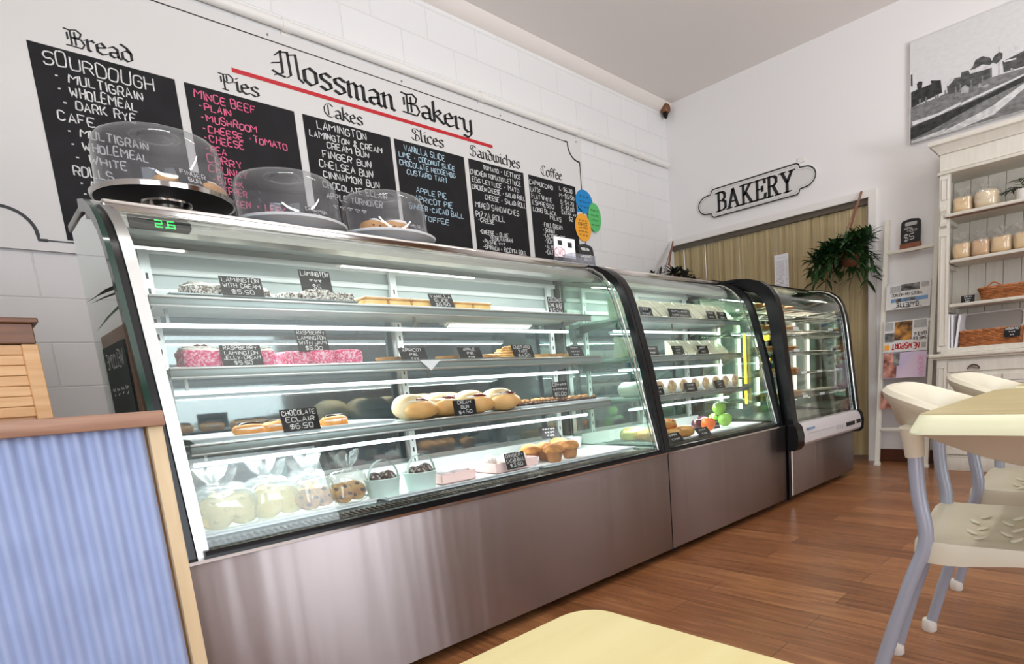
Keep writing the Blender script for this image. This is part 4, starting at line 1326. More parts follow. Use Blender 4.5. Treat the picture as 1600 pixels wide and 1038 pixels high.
# ---- top shelf of the cake case
tray('serving_tray', 'grey metal tray under the lamingtons on the top shelf', .44, .955, 1.945, 2.17, Z1, 'traysteel')
zt = Z1 + .005
def lamington(label, x, y, z, sx, sy, sz, mat, rz=0, grp='lamingtons', cream=False, top='cocowhite', seed=0):
    q = rotz(rz); c = V((x, y, z + sz / 2))
    ps = [('sponge', mat, lambda b: b.blob(c, (sx / 2, sy / 2, sz / 2), .28, .28, 28, 14, q, .025, seed))]
    if cream:
        ps.append(('cream', 'cream_f', lambda b: b.blob(c + V((0, 0, sz * .42)), (sx * .47, sy * .46, sz * .20), .5, .4, 24, 8, q, .10, seed + 1)))
        ps.append(('coconut_sprinkle', top, lambda b: b.blob(c + V((0, .003, sz * .60)), (sx * .44, sy * .42, sz * .13), .6, .5, 24, 8, q, .12, seed + 2)))
    return simple('lamington', label, 'lamington', (x, y, z), ps, grp)


lamington('chocolate lamington with piped cream at the left end of the top shelf', .535, 2.01, zt, .105, .085, .040, 'coco', .25, 'cream lamingtons', True, seed=1)
lamington('chocolate lamington with cream half hidden behind its price card', .660, 2.03, zt, .095, .085, .040, 'coco', .1, 'cream lamingtons', True, seed=5)
for i, (x, y, sx, rz, w) in enumerate(((.785, 2.04, .085, .3, 'leftmost of the coconut lamington pile'), (.842, 2.00, .08, -.15, 'second from left of the coconut lamington pile'), (.912, 2.0, .085, .05, 'rightmost of the coconut lamington pile'))):
    lamington('plain chocolate lamington rolled in coconut, ' + w, x, y, zt, sx, .07, .046 - .006 * (i != 1), 'coco', rz, 'plain lamingtons', seed=10 + i)
card(('LAMINGTON', 'WITH CREAM', '$5.50'), ax(379, 450, 1.95), 1.944, Z1 + .014, .108, .058, 'price card reading LAMINGTON WITH CREAM on the top shelf', 16)
card(('LAMINGTON', '~~~', '$5'), ax(497, 440, 1.99), 2.0, zt + .044, .098, .068, 'price card reading LAMINGTON standing on the plain lamingtons', 10, .04)
tray('serving_tray', 'pale tray under the row of vanilla slices', .975, 1.545, 1.94, 2.16, Z1, 'traywhite', .010)
for i in range(6):
    x = 1.028 + i * .088
    simple('vanilla_slice', 'vanilla slice with custard filling, ' + ('first', 'second', 'third', 'fourth', 'fifth', 'last')[i] + ' from the left in the top shelf row', 'slice', (x, 2.02, zt), (
        ('pastry_base', 'pastry', lambda b: b.rbox(x - .041, x + .041, 1.965, 2.075, zt, zt + .006, .002)),
        ('custard', 'custard', lambda b: b.rbox(x - .040, x + .040, 1.967, 2.073, zt + .006, zt + .025, .004)),
        ('pastry_lid', 'pastry', lambda b: b.rbox(x - .042, x + .042, 1.963, 2.077, zt + .025, zt + .031, .002)),
        ('icing', 'cream_f', lambda b: b.rbox(x - .040, x + .040, 1.966, 2.074, zt + .031, zt + .0335, .0012, 1))), 'vanilla slices on the top shelf')
card(('VANILLA', 'SLICE', '$6.50'), ax(691, 468, 1.95), 1.944, Z1 + .008, .092, .058, 'price card reading VANILLA SLICE leaning against the custard slices', 26, -.1)
tray('paper_liner', 'crinkled white paper liner at the right end of the top shelf', 1.62, 1.98, 1.94, 2.16, Z1, 'paper', .010, 'liner', .002)
for i in range(2):
    x = 1.69 + i * .2
    simple('coconut_slice', ('left', 'right')[i] + ' lime coconut slice on the white paper at the end of the top shelf', 'slice', (x, 2.06, Z1 + .003), (
        ('slice', 'custard', lambda b: b.rbox(x - .045, x + .045, 2.03, 2.10, Z1 + .003, Z1 + .02, .004)), ('coconut_topping', 'cocowhite', lambda b: b.rbox(x - .045, x + .045, 2.03, 2.10, Z1 + .02, Z1 + .028, .003))), 'lime coconut slices')
card(('COCONUT', 'LIME SLICE', '$5.50'), ax(869, 472, 1.96), 1.962, Z1 + .006, .090, .074, 'price card reading COCONUT LIME SLICE at the right of the top shelf', 4)

# ---- middle shelf
lamington('raspberry lamington filled with jelly and cream, leftmost on the middle shelf', ax(314, 562, 1.93), 1.94, Z2 + .002, .098, .08, .050, 'cocopink', .06, 'pink cream lamingtons', True, seed=21)
simple('cherry', 'dark cherry pieces on the leftmost raspberry lamington', 'garnish', (ax(314, 552, 1.93), 1.92, Z2 + .062), (('fruit', 'jam', lambda b: [b.blob((ax(314, 552, 1.93) + d, 1.92, Z2 + .064), (.008, .006, .004), 1, 1, 10, 6) for d in (-.008, .008)]),))
lamington('raspberry lamington half hidden behind the jelly and cream price card', ax(405, 562, 1.95), 1.965, Z2 + .002, .085, .08, .050, 'cocopink', -.05, 'pink cream lamingtons', True, seed=24)
for i, (u, y, s_) in enumerate(((450, 2.0, .055), (470, 1.985, .055), (500, 1.965, .085), (540, 1.95, .088))):
    lamington('raspberry lamington with jam, ' + ('first', 'second', 'third', 'last')[i] + ' from the left in the pink row', ax(u, 560, y), y, Z2 + .002, s_, .075, .048, 'cocopink', (.25, -.2, .1, .0)[i], 'pink jam lamingtons', seed=30 + i)
card(('RASPBERRY', 'LAMINGTON', 'JELLY+CREAM', '$5.50'), ax(380, 558, 1.885), 1.885, Z2 + .004, .102, .060, 'price card reading RASPBERRY LAMINGTON JELLY CREAM on the middle shelf', 14)
card(('RASPBERRY', 'LAMINGTON', 'WITH JAM', '$5.00'), ax(490, 535, 1.94), 1.94, Z2 + .046, .096, .068, 'price card reading RASPBERRY LAMINGTON WITH JAM standing on the pink row', 10, .06)
tray('serving_tray', 'thin metal tray of pies on the middle shelf', .985, 1.60, 1.885, 2.15, Z2, 'traysteel', .010)
def fruit_pie(label, x, y, r, filling):
    z = Z2 + .004
    simple('fruit_pie', label, 'pie', (x, y, z), (
        ('crust', 'crust', lambda b: b.lathe([(r * .8, 0), (r, .016), (r * 1.02, .020), (r * .9, .018), (r * .86, .012), (0, .012)], (x, y, z), 24, (18, .02, 1, 3))),
        ('filling', filling, lambda b: b.lathe([(r * .86, .011), (r * .5, .018), (0, .020)], (x, y, z), 20))), 'fruit pies on the middle shelf')
fruit_pie('flat apricot pie left of the APRICOT PIE card', ax(612, 560, 1.96), 1.98, .045, 'custard')
fruit_pie('flat apricot pie behind the APRICOT PIE card', ax(655, 560, 2.0), 2.03, .045, 'custard')
fruit_pie('flat apple pie left of the APPLE PIE card', ax(704, 560, 1.96), 1.98, .045, 'pie')
fruit_pie('apple pie just behind the APPLE PIE card', ax(745, 560, 2.0), 2.03, .045, 'pie')
card(('APRICOT', 'PIE', '~~~'), ax(648, 556, 1.89), 1.886, Z2 + .004, .100, .052, 'price card reading APRICOT PIE on the middle shelf', 24)
card(('APPLE', 'PIE', '~~~'), ax(737, 555, 1.89), 1.886, Z2 + .004, .100, .052, 'price card reading APPLE PIE on the middle shelf', 24)
simple('folded_note', 'small white folded paper triangle hanging over the middle shelf rail', 'note', (ax(674, 572, 1.85), 1.853, Z2), (('paper', 'paper', lambda b: b.prism([(-.04, 0), (.04, 0), (0, -.036)], (ax(674, 572, 1.85), 1.853, Z2 + .005), UX, UZ, (0, .0015, 0))),))
for i, (u, y, rz, w) in enumerate(((768, 1.98, .1, 'flat golden pastry lying left of the folded turnovers'), (795, 1.945, .5, 'folded golden turnover leaning on the CUSTARD TART card'), (785, 2.02, -.3, 'folded golden turnover behind the front turnover'))):
    x = ax(u, 555, y); h = (.022, .05, .045)[i]
    q = rotz(rz)
    def folds(b):
        for k in range(5):
            b.blob(V((x, y, Z2 + .006 + h * (k + .5) / 5)) + q @ V((.004 * k - .01, .0, 0)), (.052 - .006 * k * (h > .03), .042 - .004 * k, h / 7), .7, .7, 20, 8, q, .08, k + 7 * i)
    simple('turnover', w, 'pastry', (x, y, Z2), (('pastry_layers', 'pastry', folds),), 'turnovers on the middle shelf')
for i, u in enumerate((850, 872, 898)):
    x, y = ax(u, 556, 1.97), 1.985
    simple('custard_tart', ('left', 'middle', 'right')[i] + ' low custard tart between the two right hand cards of the middle shelf', 'tart', (x, y, Z2), (
        ('case', 'crust', lambda b: b.lathe([(.034, 0), (.044, .020), (.046, .022), (.040, .020), (.038, .016), (0, .016)], (x, y, Z2 + .002), 20)),
        ('custard', 'custard', lambda b: b.lathe([(.038, .016), (0, .019)], (x, y, Z2 + .002), 20))), 'custard tarts')
card(('CUSTARD', 'TART', '$4.50'), ax(820, 552, 1.89), 1.888, Z2 + .004, .105, .060, 'price card reading CUSTARD TART on the middle shelf', 22)
card(('~~~~', '~~~~~', '~~~'), ax(902, 552, 1.90), 1.90, Z2 + .004, .095, .054, 'dim price card at the far right of the middle shelf', 24)

# ---- lower shelf
tray('serving_tray', 'wide white tray holding the chocolate eclairs', .40, .975, 1.838, 2.16, Z3, 'traywhite', .016)
z = Z3 + .005
for i, (u, y, rz) in enumerate(((389, 1.90, .12), (432, 1.95, -.22), (478, 1.98, .1), (524, 1.925, -.15))):
    x = ax(u, 672, y)
    q = rotz(rz)
    simple('chocolate_eclair', ('first', 'second', 'third', 'last')[i] + ' chocolate eclair from the left on the white tray', 'eclair', (x, y, z), (
        ('choux_shell', 'choux', lambda b: b.blob((x, y, z + .019), (.040, .030, .019), .75, .6, 28, 12, q, .05, i)),
        ('cream', 'cream_f', lambda b: b.blob((x, y, z + .024), (.037, .031, .006), .6, .6, 24, 8, q, .05, i + 4)),
        ('chocolate_icing', 'choc', lambda b: b.blob((x + .004, y + .004, z + .036), (.030, .017, .007), .8, .6, 24, 8, q, .12, i + 9))), 'chocolate eclairs')
card(('CHOCOLATE', 'ECLAIR', '$6.50'), ax(471, 662, 1.84), 1.836, Z3 + .010, .104, .066, 'price card reading CHOCOLATE ECLAIR on the white tray', 12)
def cream_bun(label, x, y, s_, seed, rz):
    q = rotz(rz)
    c = V((x, y, z + .036 * s_))
    tl = q @ Matrix.Rotation(R_(-52), 3, 'X')
    simple('cream_bun', label, 'bun', (x, y, z), (
        ('bun_front', 'bun', lambda b: b.blob(c + q @ V((0, -.016, -.005)) * s_, (.065 * s_, .050 * s_, .032 * s_), .9, .9, 28, 16, q, .03, seed)),
        ('bun_back', 'bunw', lambda b: b.blob(c + q @ V((-.004, .022, .006)) * s_, (.069 * s_, .050 * s_, .044 * s_), .9, .9, 28, 16, q, .03, seed + 1)),
        ('jam', 'jam', lambda b: b.blob(c + q @ V((.008, -.020, .028)) * s_, (.034 * s_, .014 * s_, .007 * s_), 1, 1, 18, 8, q, .2, seed + 2)),
        ('cream', 'cream_f', lambda b: b.blob(c + q @ V((.0, -.012, .025)) * s_, (.052 * s_, .020 * s_, .006 * s_), 1, 1, 24, 10, q, .1, seed + 3))), 'cream buns')
zc = z; z = Z3 + .003
for i, (u, y, s_, w) in enumerate(((651, 1.93, 1.0, 'biggest floury cream bun at the left front of the lower shelf'), (694, 1.955, .98, 'cream bun partly behind the left of the CREAM BUN card'), (743, 1.935, .98, 'cream bun right of the CREAM BUN card'), (787, 1.925, 1.0, 'rightmost cream bun beside the nut topped slices'),
                                   (668, 2.06, .98, 'cream bun in the back row behind the two left buns'), (708, 2.075, .98, 'cream bun in the back row behind the CREAM BUN card'))):
    cream_bun(w, ax(u, 640, y), y, s_ * 1.04, 40 + i * 5, (.35, .2, .1, -.05, .2, .1)[i])
card(('CREAM', 'BUN', '$4.50'), ax(728, 638, 1.83), 1.832, Z3 + .004, .094, .056, 'price card reading CREAM BUN in front of the buns', 6)
tray('serving_tray', 'white tray of nut topped chocolate slices on the lower shelf', 1.50, 2.02, 1.83, 2.17, Z3, 'traywhite', .014)
for i in range(6):
    for j in range(2):
        x, y = 1.545 + i * .076, 1.905 + j * .115
        g = random.Random(i * 7 + j)
        sp = [(x + g.uniform(-.03, .03), y + g.uniform(-.045, .045), Z3 + .024 + g.uniform(0, .006), g.uniform(.005, .010)) for _ in range(16)]
        simple('chocolate_slice', 'dark chocolate slice with toasted nuts, ' + ('front', 'back')[j] + ' row, ' + ('first', 'second', 'third', 'fourth', 'fifth', 'sixth')[i] + ' from the left', 'slice', (x, y, Z3), (
            ('chocolate_base', 'choc', lambda b: b.rbox(x - .036, x + .036, y - .052, y + .052, Z3 + .004, Z3 + .022, .003)),
            ('nut_topping', 'nuts', lambda b: [b.blob(p[:3], (p[3], p[3] * .8, p[3] * .7), .8, .8, 8, 6, None, .2, k) for k, p in enumerate(sp)])), 'nut topped chocolate slices')
card(('CR~~~~', '~~~~~~', '$5.00'), ax(876, 612, 1.845), 1.845, Z3 + .004, .088, .066, 'price card on a thin stick above the nut topped slices', 4, 0, 'board', .03)

# ---- deck of the cake case
ZT = ZD + .018
tray('serving_tray', 'white tray carrying the bagged biscuits on the case floor', .37, .84, 1.755, 2.14, ZD + .012, 'traywhite', .014)
tray('serving_tray', 'long white tray with the baskets and pink trays', .86, 1.50, 1.74, 2.14, ZD + .012, 'traywhite', .014)
tray('serving_tray', 'ridged white tray under the muffins', 1.515, 2.08, 1.74, 2.14, ZD + .012, 'traywhite', .014, ridges=True)
def cello_bag(label, x, y, w, h, seed, mats, n):
    g = random.Random(seed)
    t = thing('biscuit_bag', label, 'bag', (x, y, ZT), 'clear bags of biscuits')
    b = MB()
    b.blob((x, y, ZT + h * .40), (w / 2, .05, h * .40), .55, .6, 28, 16, None, .09, seed)
    k = g.uniform(-.02, .02)
    c = V((x + k, y, ZT + h * .76))
    rows = []
    for i, (r, zz) in enumerate(((.012, 0), (.009, .010), (.020, .024), (.030, .040), (.034, .056))):
        rows.append([c + V((r * (1 + .45 * sin(7 * a + seed) * (i > 1)) * cos(a), r * .7 * (1 + .45 * cos(6 * a)) * sin(a), zz + .012 * sin(5 * a + seed) * (i > 2))) for a in [2 * pi * j / 30 for j in range(30)]])
    b.sheet(rows, closed_u=True)
    b.build('cellophane', 'cello', t, 40)
    b = MB(); b.tube([c + V((.013 * cos(a), .010 * sin(a), .006)) for a in [2 * pi * j / 14 for j in range(14)]], .0025, 5, closed=True); b.build('tie', 'paper', t)
    for j in range(n):
        xx = x + (j - (n - 1) / 2) * w * .48 / max(1, n - 1) * (1.0 if n > 1 else 0)
        yy = y - .012 + .018 * j
        r = min(.052, w * .34)
        a = g.uniform(-.25, .25)
        tl = Matrix.Rotation(R_(62), 3, 'X') @ Matrix.Rotation(a, 3, 'Z')
        cc = V((xx, yy, ZT + r * .98 + .004))
        lab = ('pale round biscuit' if mats == 'bisc' else 'golden berry studded biscuit') + (' at the front of ', ' at the back of ')[j > 0] + 'the ' + label
        simple('biscuit', lab[:118], 'biscuit', cc, (('dough', mats, lambda b: b.blob(cc, (r, r, .009), .7, 1, 26, 8, tl, .05, seed + j)),
               ('sugar_pieces', 'bisc' if mats == 'bisc' else 'berry', lambda b: [b.blob(cc + tl @ V((r * .6 * cos(q_), r * .6 * sin(q_), .009)), (.007, .006, .003), 1, 1, 8, 6, tl) for q_ in (a, a + 1.4, a + 2.9, a + 4.5)])), 'biscuits in the clear bags')
for i, (x, y, w, h, mt, n, lb) in enumerate(((.445, 1.80, .135, .13, 'bisc', 2, 'clear bag at the left front corner'), (.570, 1.815, .13, .13, 'bisc', 2, 'second clear bag of the front row'),
        (.675, 1.815, .10, .12, 'bisc2', 2, 'third clear bag of the front row'), (.775, 1.815, .10, .13, 'bisc2', 2, 'clear bag next to the mint baskets'),
        (.48, 1.97, .13, .13, 'bisc', 1, 'clear bag in the back left corner'), (.60, 1.98, .12, .13, 'bisc2', 1, 'middle clear bag of the back row'), (.72, 1.98, .11, .13, 'bisc2', 1, 'right clear bag of the back row'))):
    cello_bag(lb, x, y, w, h, 60 + i * 3, mt, n)
def basket(label, x, y, seed):
    t = thing('card_basket', label, 'basket', (x, y, ZT), 'mint card baskets')
    b = MB()
    b.lathe([(.046, .001), (.052, .05), (.056, .062), (.054, .064), (.049, .052), (.043, .006), (0, .006)], (x, y, ZT), 32)
    b.build('bowl', 'mint', t)
    b = MB()
    pts = [V((x + .050 * cos(a), y - .01, ZT + .058 + .062 * sin(a))) for a in [pi * k / 14 for k in range(15)]]
    b.sheet([[p + V((0, -.006, 0)) for p in pts], [p + V((0, .006, 0)) for p in pts]]); b.sheet([[p * 1 + V((0, -.006, .0025)) for p in pts], [p + V((0, .006, .0025)) for p in pts]])
    b.build('handle', 'mint', t)
    for k in range(3):
        a = k * 2.1 + seed
        c = V((x + .023 * cos(a), y + .022 * sin(a), ZT + .056 + .004 * k))
        simple('chocolate_ball', 'coconut dusted chocolate ball, ' + ('lowest', 'middle', 'topmost')[k] + ' in the ' + label, 'sweet', c, (('ball', 'ballc', lambda b: b.blob(c, (.024, .024, .023), 1, 1, 20, 12, None, .05, k)),), 'chocolate balls in the mint baskets')
basket('left mint green card basket', ax(600, 770, 1.80), 1.80, 1.0)
basket('right mint green card basket', ax(659, 763, 1.80), 1.80, 2.2)
def pink_tray(label, x0, x1, y0, y1, h):
    b = MB()
    o_ = [(x0, y0), (x1, y0), (x1, y1), (x0, y1)]
    b.rbox(x0, x1, y0, y1, ZT, ZT + .004, .0015, 1)
    for xa, xb, ya, yb in ((x0, x1, y0, y0 + .004), (x0, x1, y1 - .004, y1), (x0, x0 + .004, y0, y1), (x1 - .004, x1, y0, y1)):
        b.rbox(xa, xb, ya, yb, ZT, ZT + h, .0015, 1)
    t = thing('pink_tray', label, 'tray', ((x0 + x1) / 2, (y0 + y1) / 2, ZT))
    b.build('card_tray', 'pinkcard', t)
    return t
xa, xb = ax(690, 750, 1.80), ax(744, 742, 1.80)
pink_tray('small pink card tray with two empty paper cups right of the mint baskets', xa, xb, 1.80, 1.91, .035)
for k in range(2):
    x = xa + (xb - xa) * (.28 + .44 * k)
    b = MB(); b.lathe([(.026, 0), (.034, .034), (.035, .036), (.033, .035), (.025, .003), (0, .003)], (x, 1.85, ZT + .005), 24, (20, .015, 1, 3))
    t = thing('paper_cup', ('left', 'right')[k] + ' empty white paper cup in the small pink tray', 'cup', (x, 1.85, ZT), 'empty paper cups'); b.build('cup', 'traywhite', t)
xa, xb = ax(760, 728, 1.86), ax(842, 728, 1.80)
pink_tray('larger pink card tray with white coated balls left of the muffins', xa, xb, 1.80, 1.98, .038)
for k, (dx, y) in enumerate(((.045, 1.90), (.105, 1.87), (.165, 1.86))):
    c = V((xa + dx, y, ZT + .034))
    simple('coconut_ball', 'white coconut coated ball, ' + ('left', 'middle', 'right')[k] + ' of three in the pink tray', 'sweet', c, (('ball', 'cocowhite', lambda b: b.blob(c, (.029, .029, .028), 1, 1, 20, 12, None, .06, k + 3)),), 'white balls in the pink tray')
card(('GINGER+', 'CACAO BALL', '$3.50'), ax(808, 735, 1.775), 1.77, ZT + .012, .098, .062, 'price card reading GINGER CACAO BALL in front of the pink tray', 14, .05)
for i, (u, v, y, w) in enumerate(((829, 712, 1.90, 'blueberry muffin at the left back of the muffin group'), (852, 708, 1.885, 'pale muffin in the middle of the muffin group'), (867, 722, 1.80, 'muffin at the very front of the muffin group'), (873, 703, 1.95, 'muffin half hidden at the back of the muffin group'), (891, 716, 1.83, 'big blueberry muffin at the right of the muffin group'))):
    x = ax(u, v, y); zz = ZT + .004
    g = random.Random(i)
    bp = [(V((x, y, zz + .050)) + V((.028 * cos(a) * q_, .028 * sin(a) * q_, .022 * (1 - q_ * .5)))) for a, q_ in [(g.uniform(0, 6.28), g.uniform(.2, 1.1)) for _ in range(8)]]
    simple('muffin', w, 'muffin', (x, y, zz), (
        ('paper_case', 'mcup', lambda b: b.lathe([(.026, 0), (.036, .044), (.037, .045), (.034, .044), (0, .042)], (x, y, zz), 48, (24, .03, 0, 2))),
        ('muffin_top', 'muff', lambda b: b.blob((x, y, zz + .047), (.042, .042, .027), .9, 1, 26, 14, None, .08, i, .25)),
        ('berries', 'berry', lambda b: [b.blob(p, (.005, .005, .004), 1, 1, 8, 6) for p in bp])), 'muffins')
card(('~~~~~', '~~~~', '~~~'), ax(872, 690, 1.95), 1.99, ZT + .06, .09, .06, 'black price card leaning over the back of the muffins', 40, -.35, 'board', .02)
x = ax(898, 684, 2.06)
simple('paper_cup', 'small white dish standing behind the muffins', 'cup', (x, 2.06, ZT), (('cup', 'traywhite', lambda b: b.lathe([(.026, 0), (.036, .05), (.037, .052), (.034, .05), (.025, .004), (0, .004)], (x, 2.06, ZT + .004), 24)),))
c = V((ax(988, 672, 2.0), 2.0, ZT))
simple('pale_cake', 'round pale yellow cake in the far right corner of the cake case', 'cake', c, (('sponge', 'bisc', lambda b: b.blob(c + V((0, 0, .03)), (.075, .06, .032), .8, .9, 28, 14, None, .06, 3)), ('icing', 'custard', lambda b: b.blob(c + V((0, 0, .055)), (.05, .04, .012), .9, .9, 20, 8, None, .1, 4))))

# ---- sandwich case
Y1, Y2, Y3 = 1.868, 1.848, 1.80
W1, W2, W3 = 1.148, .952, .752
def sandwich(label, x, y0, z, s_=.092, w=.085, lean=0.0, grp='wedge sandwiches'):
    """Triangular half sandwich standing on its crust, cut face to the glass; slices side by side along X."""
    t = thing('sandwich', label, 'sandwich', (x, y0 + s_ / 2, z), grp)
    tri = [(y0, z), (y0 + s_, z), (y0 + s_, z + s_ * 1.0), (y0 + s_ * .93, z + s_ * 1.02), (y0 + .004, z + .012)]
    lay = [('bread_slice', 'sbread', 0, .30), ('filling', 'lett', .30, .38), ('bread_slice', 'sbread', .38, .62), ('filling', 'lett', .62, .70), ('bread_slice', 'sbread', .70, 1.0)]
    for pn, mt, a, c in lay:
        b = MB()
        k = .003 if pn == 'filling' else 0
        b.prism([(p[0] + k * (1 if i > 2 else 0), p[1]) for i, p in enumerate(tri)], (x - w / 2 + w * a, 0, 0), UY, UZ, (w * (c - a), 0, 0))
        b.build(pn, mt, t, 30)
    b = MB(); e = .003
    b.prism([(y0 - e - .002, z), (y0 + s_ + e, z), (y0 + s_ + e, z + s_ * 1.05), (y0 + s_ * .9, z + s_ * 1.05), (y0 - e, z + .014)], (x - w / 2 - e, 0, 0), UY, UZ, (w + 2 * e, 0, 0))
    b.build('clear_wrap', 'cello', t, 0)
    return t
ORD = ('first', 'second', 'third', 'fourth', 'fifth', 'sixth', 'seventh', 'eighth', 'ninth', 'tenth', 'eleventh', 'twelfth')
for i in range(10):
    sandwich('wrapped white bread sandwich, %s from the left on the top sandwich shelf' % ORD[i], 2.295 + i * .105, Y1 + .035, W1 + .002, .098, .088)
for i in range(7):
    sandwich('wrapped white bread sandwich, %s from the left on the second sandwich shelf' % ORD[i], (2.30, 2.40, 2.70, 2.805, 2.91, 3.02, 3.13)[i], Y2 + .035, W2 + .002, .100 if i < 2 else .082, .09)
for ls, u, v, y, z_, w, lb in ((('~~~', '~~~~'), 1011, 490, Y1, W1, .10, 'leftmost price card on the top sandwich shelf'), (('~~~~~ ~~~~', '~~~~ ~~~~~'), 1064, 494, Y1, W1, .20, 'wide price card in the middle of the top sandwich shelf'), (('~~~', '~~~'), 1113, 497, Y1, W1, .09, 'third price card on the top sandwich shelf'), (('~~~', '~~~'), 1130, 497, Y1, W1, .10, 'rightmost price card on the top sandwich shelf'),
                             (('~~~~', '~~~'), 1021, 552, Y2, W2, .10, 'leftmost price card on the second sandwich shelf'), (('~~~~', '~~~~', '~~~'), 1061, 549, Y2, W2, .105, 'upright price card in the gap of the second sandwich shelf'), (('~~~~', '~~~'), 1100, 548, Y2, W2, .105, 'rightmost price card on the second sandwich shelf'),
                             (('~~~~', '~~'), 1031, 608, Y3, W3, .075, 'leftmost price card on the wraps shelf'), (('~~~~', '~~~~'), 1081, 604, Y3, W3, .105, 'middle price card on the wraps shelf'), (('~~~~', '~~~~', '~~'), 1126, 601, Y3, W3, .10, 'rightmost price card on the wraps shelf')):
    card(ls, ax(u, v, y + .02), y + .018, z_ + .004, w, .05, lb, 18)
for i in range(9):
    x = 2.33 + i * .108
    y, zz = Y3 + .10, W3 + .040
    q = Matrix.Rotation(R_(90), 3, 'X')
    simple('wrap_roll', 'paper wrapped salad roll, %s from the left on the wraps shelf' % ORD[i], 'wrap', (x, y, W3), (
        ('paper', 'wrapp', lambda b: b.tube([(x, Y3 + .055, zz), (x, Y3 + .09, zz), (x, Y3 + .20, zz), (x, Y3 + .22, zz - .004)], [.037, .039, .039, .03], 18)),
        ('filling', 'wrapf', lambda b: b.blob((x, Y3 + .055, zz), (.033, .016, .033), 1, 1, 18, 10, None, .12, i)),
        ('lettuce', 'lett', lambda b: b.blob((x + .012, Y3 + .047, zz + .012 - .02 * (i % 2)), (.014, .010, .010), 1, 1, 12, 8, None, .2, i + 2))), 'paper wrapped rolls')
tray('serving_tray', 'white tray of iced pastries in the sandwich case', 2.25, 2.66, 1.72, 2.10, ZD + .008, 'traywhite', .012)
tray('serving_tray', 'white tray of fruit in the sandwich case', 2.68, 3.27, 1.72, 2.12, ZD + .008, 'traywhite', .012)
for i, (x, y, dz) in enumerate(((2.33, 1.80, 0), (2.44, 1.80, 0), (2.555, 1.80, 0), (2.38, 1.91, 0), (2.50, 1.92, 0), (2.45, 1.84, .045))):
    zz = ZT + dz
    g = random.Random(i)
    simple('fruit_scone', 'glazed fruit pastry, ' + ('left of the front row', 'middle of the front row', 'right of the front row', 'left of the back row', 'right of the back row', 'lying on top of the others')[i] + ' in the sandwich case', 'pastry', (x, y, zz), (
        ('dough', 'crust', lambda b: b.blob((x, y, zz + .026), (.062, .055, .028), .8, .9, 28, 14, None, .13, i + 80)),
        ('currants', 'berry', lambda b: [b.blob((x + g.uniform(-.035, .035), y + g.uniform(-.045, .01), zz + .045 + g.uniform(-.006, .006)), (.006, .006, .004), 1, 1, 8, 6) for _ in range(7)]),
        ('apricot_glaze', 'orange', lambda b: b.blob((x + .01, y - .01, zz + .048), (.03, .026, .006), .9, .9, 16, 8, None, .2, i + 90))), 'glazed fruit pastries')
def fruit(name, label, u, v, y, r, mat, dz=0, seed=0):
    x = ax(u, v, y); c = V((x, y, ZT + r * .95 + dz))
    simple(name, label, name.split('_')[-1], c, (
        ('skin', mat, lambda b: b.lathe([(0, -r * .86), (r * .35, -r * .9), (r * .75, -r * .62), (r * .98, -r * .1), (r, .18 * r), (r * .86, .62 * r), (r * .5, .88 * r), (r * .2, .86 * r), (0, .74 * r)], c, 24)),
        ('stalk', 'stem', lambda b: b.tube([c + V((0, 0, r * .72)), c + V((.003, 0, r * .95)), c + V((.007, 0, r * 1.2))], .0016, 6))), 'fruit in the sandwich case')
fruit('orange', 'bright orange in front on the fruit tray', 1107, 668, 1.79, .040, 'orange')
fruit('plum', 'dark plum left of the orange', 1090, 664, 1.87, .036, 'plum')
fruit('plum', 'dark plum behind the orange', 1098, 660, 1.95, .036, 'plum')
fruit('green_apple', 'green apple sitting on top of the other apples', 1124, 648, 1.86, .040, 'apple', .068)
fruit('green_apple', 'green apple at the right under the top apple', 1133, 663, 1.83, .042, 'apple')
fruit('green_apple', 'green apple partly hidden under the left of the top apple', 1118, 662, 1.90, .042, 'apple')
card(('~~~~', '~~~~'), ax(1054, 688, 1.72), 1.70, ZD + .012, .115, .058, 'price card at the left front corner of the sandwich case floor', 40)
card(('~~~~', '~~~'), ax(1099, 680, 1.72), 1.70, ZD + .012, .115, .055, 'price card in front of the orange', 40)
card(('~~~', '~~~'), ax(1121, 664, 1.80), 1.80, ZT + .004, .06, .05, 'small dim price card between the orange and the apples', 20)

# ---- pie warmer
for k, z_ in enumerate((.64, .80, .95, 1.09, 1.225)):
    for i in range(4):
        x = 3.56 + i * .155; y = 1.86 + .012 * k
        simple('meat_pie', 'brown meat pie, %s from the left on the %s shelf of the pie warmer' % (ORD[i], ('lowest', 'second lowest', 'middle', 'second highest', 'highest')[k]), 'pie', (x, y, z_), (
            ('pie_case', 'pie', lambda b: b.lathe([(.042, .003), (.056, .030), (.059, .034), (.054, .036), (0, .040)], (x, y, z_), 22, (16, .02, 1, 3))),
            ('pie_lid', 'crust', lambda b: b.blob((x, y, z_ + .036), (.050, .050, .010), 1, 1, 20, 8, None, .06, i + k))), 'meat pies in the warmer')
SHZ = (.64, .80, .95, 1.09, 1.225)
spots = []
for u, v in ((1249, 511), (1303, 511), (1250, 534), (1308, 536), (1309, 557), (1286, 589), (1313, 586), (1262, 590), (1290, 619), (1318, 615), (1264, 627)):
    p = aty(u, v, 1.70)
    spots.append((min(range(5), key=lambda q: abs(SHZ[q] - p.z)), p.x))
spots.sort()
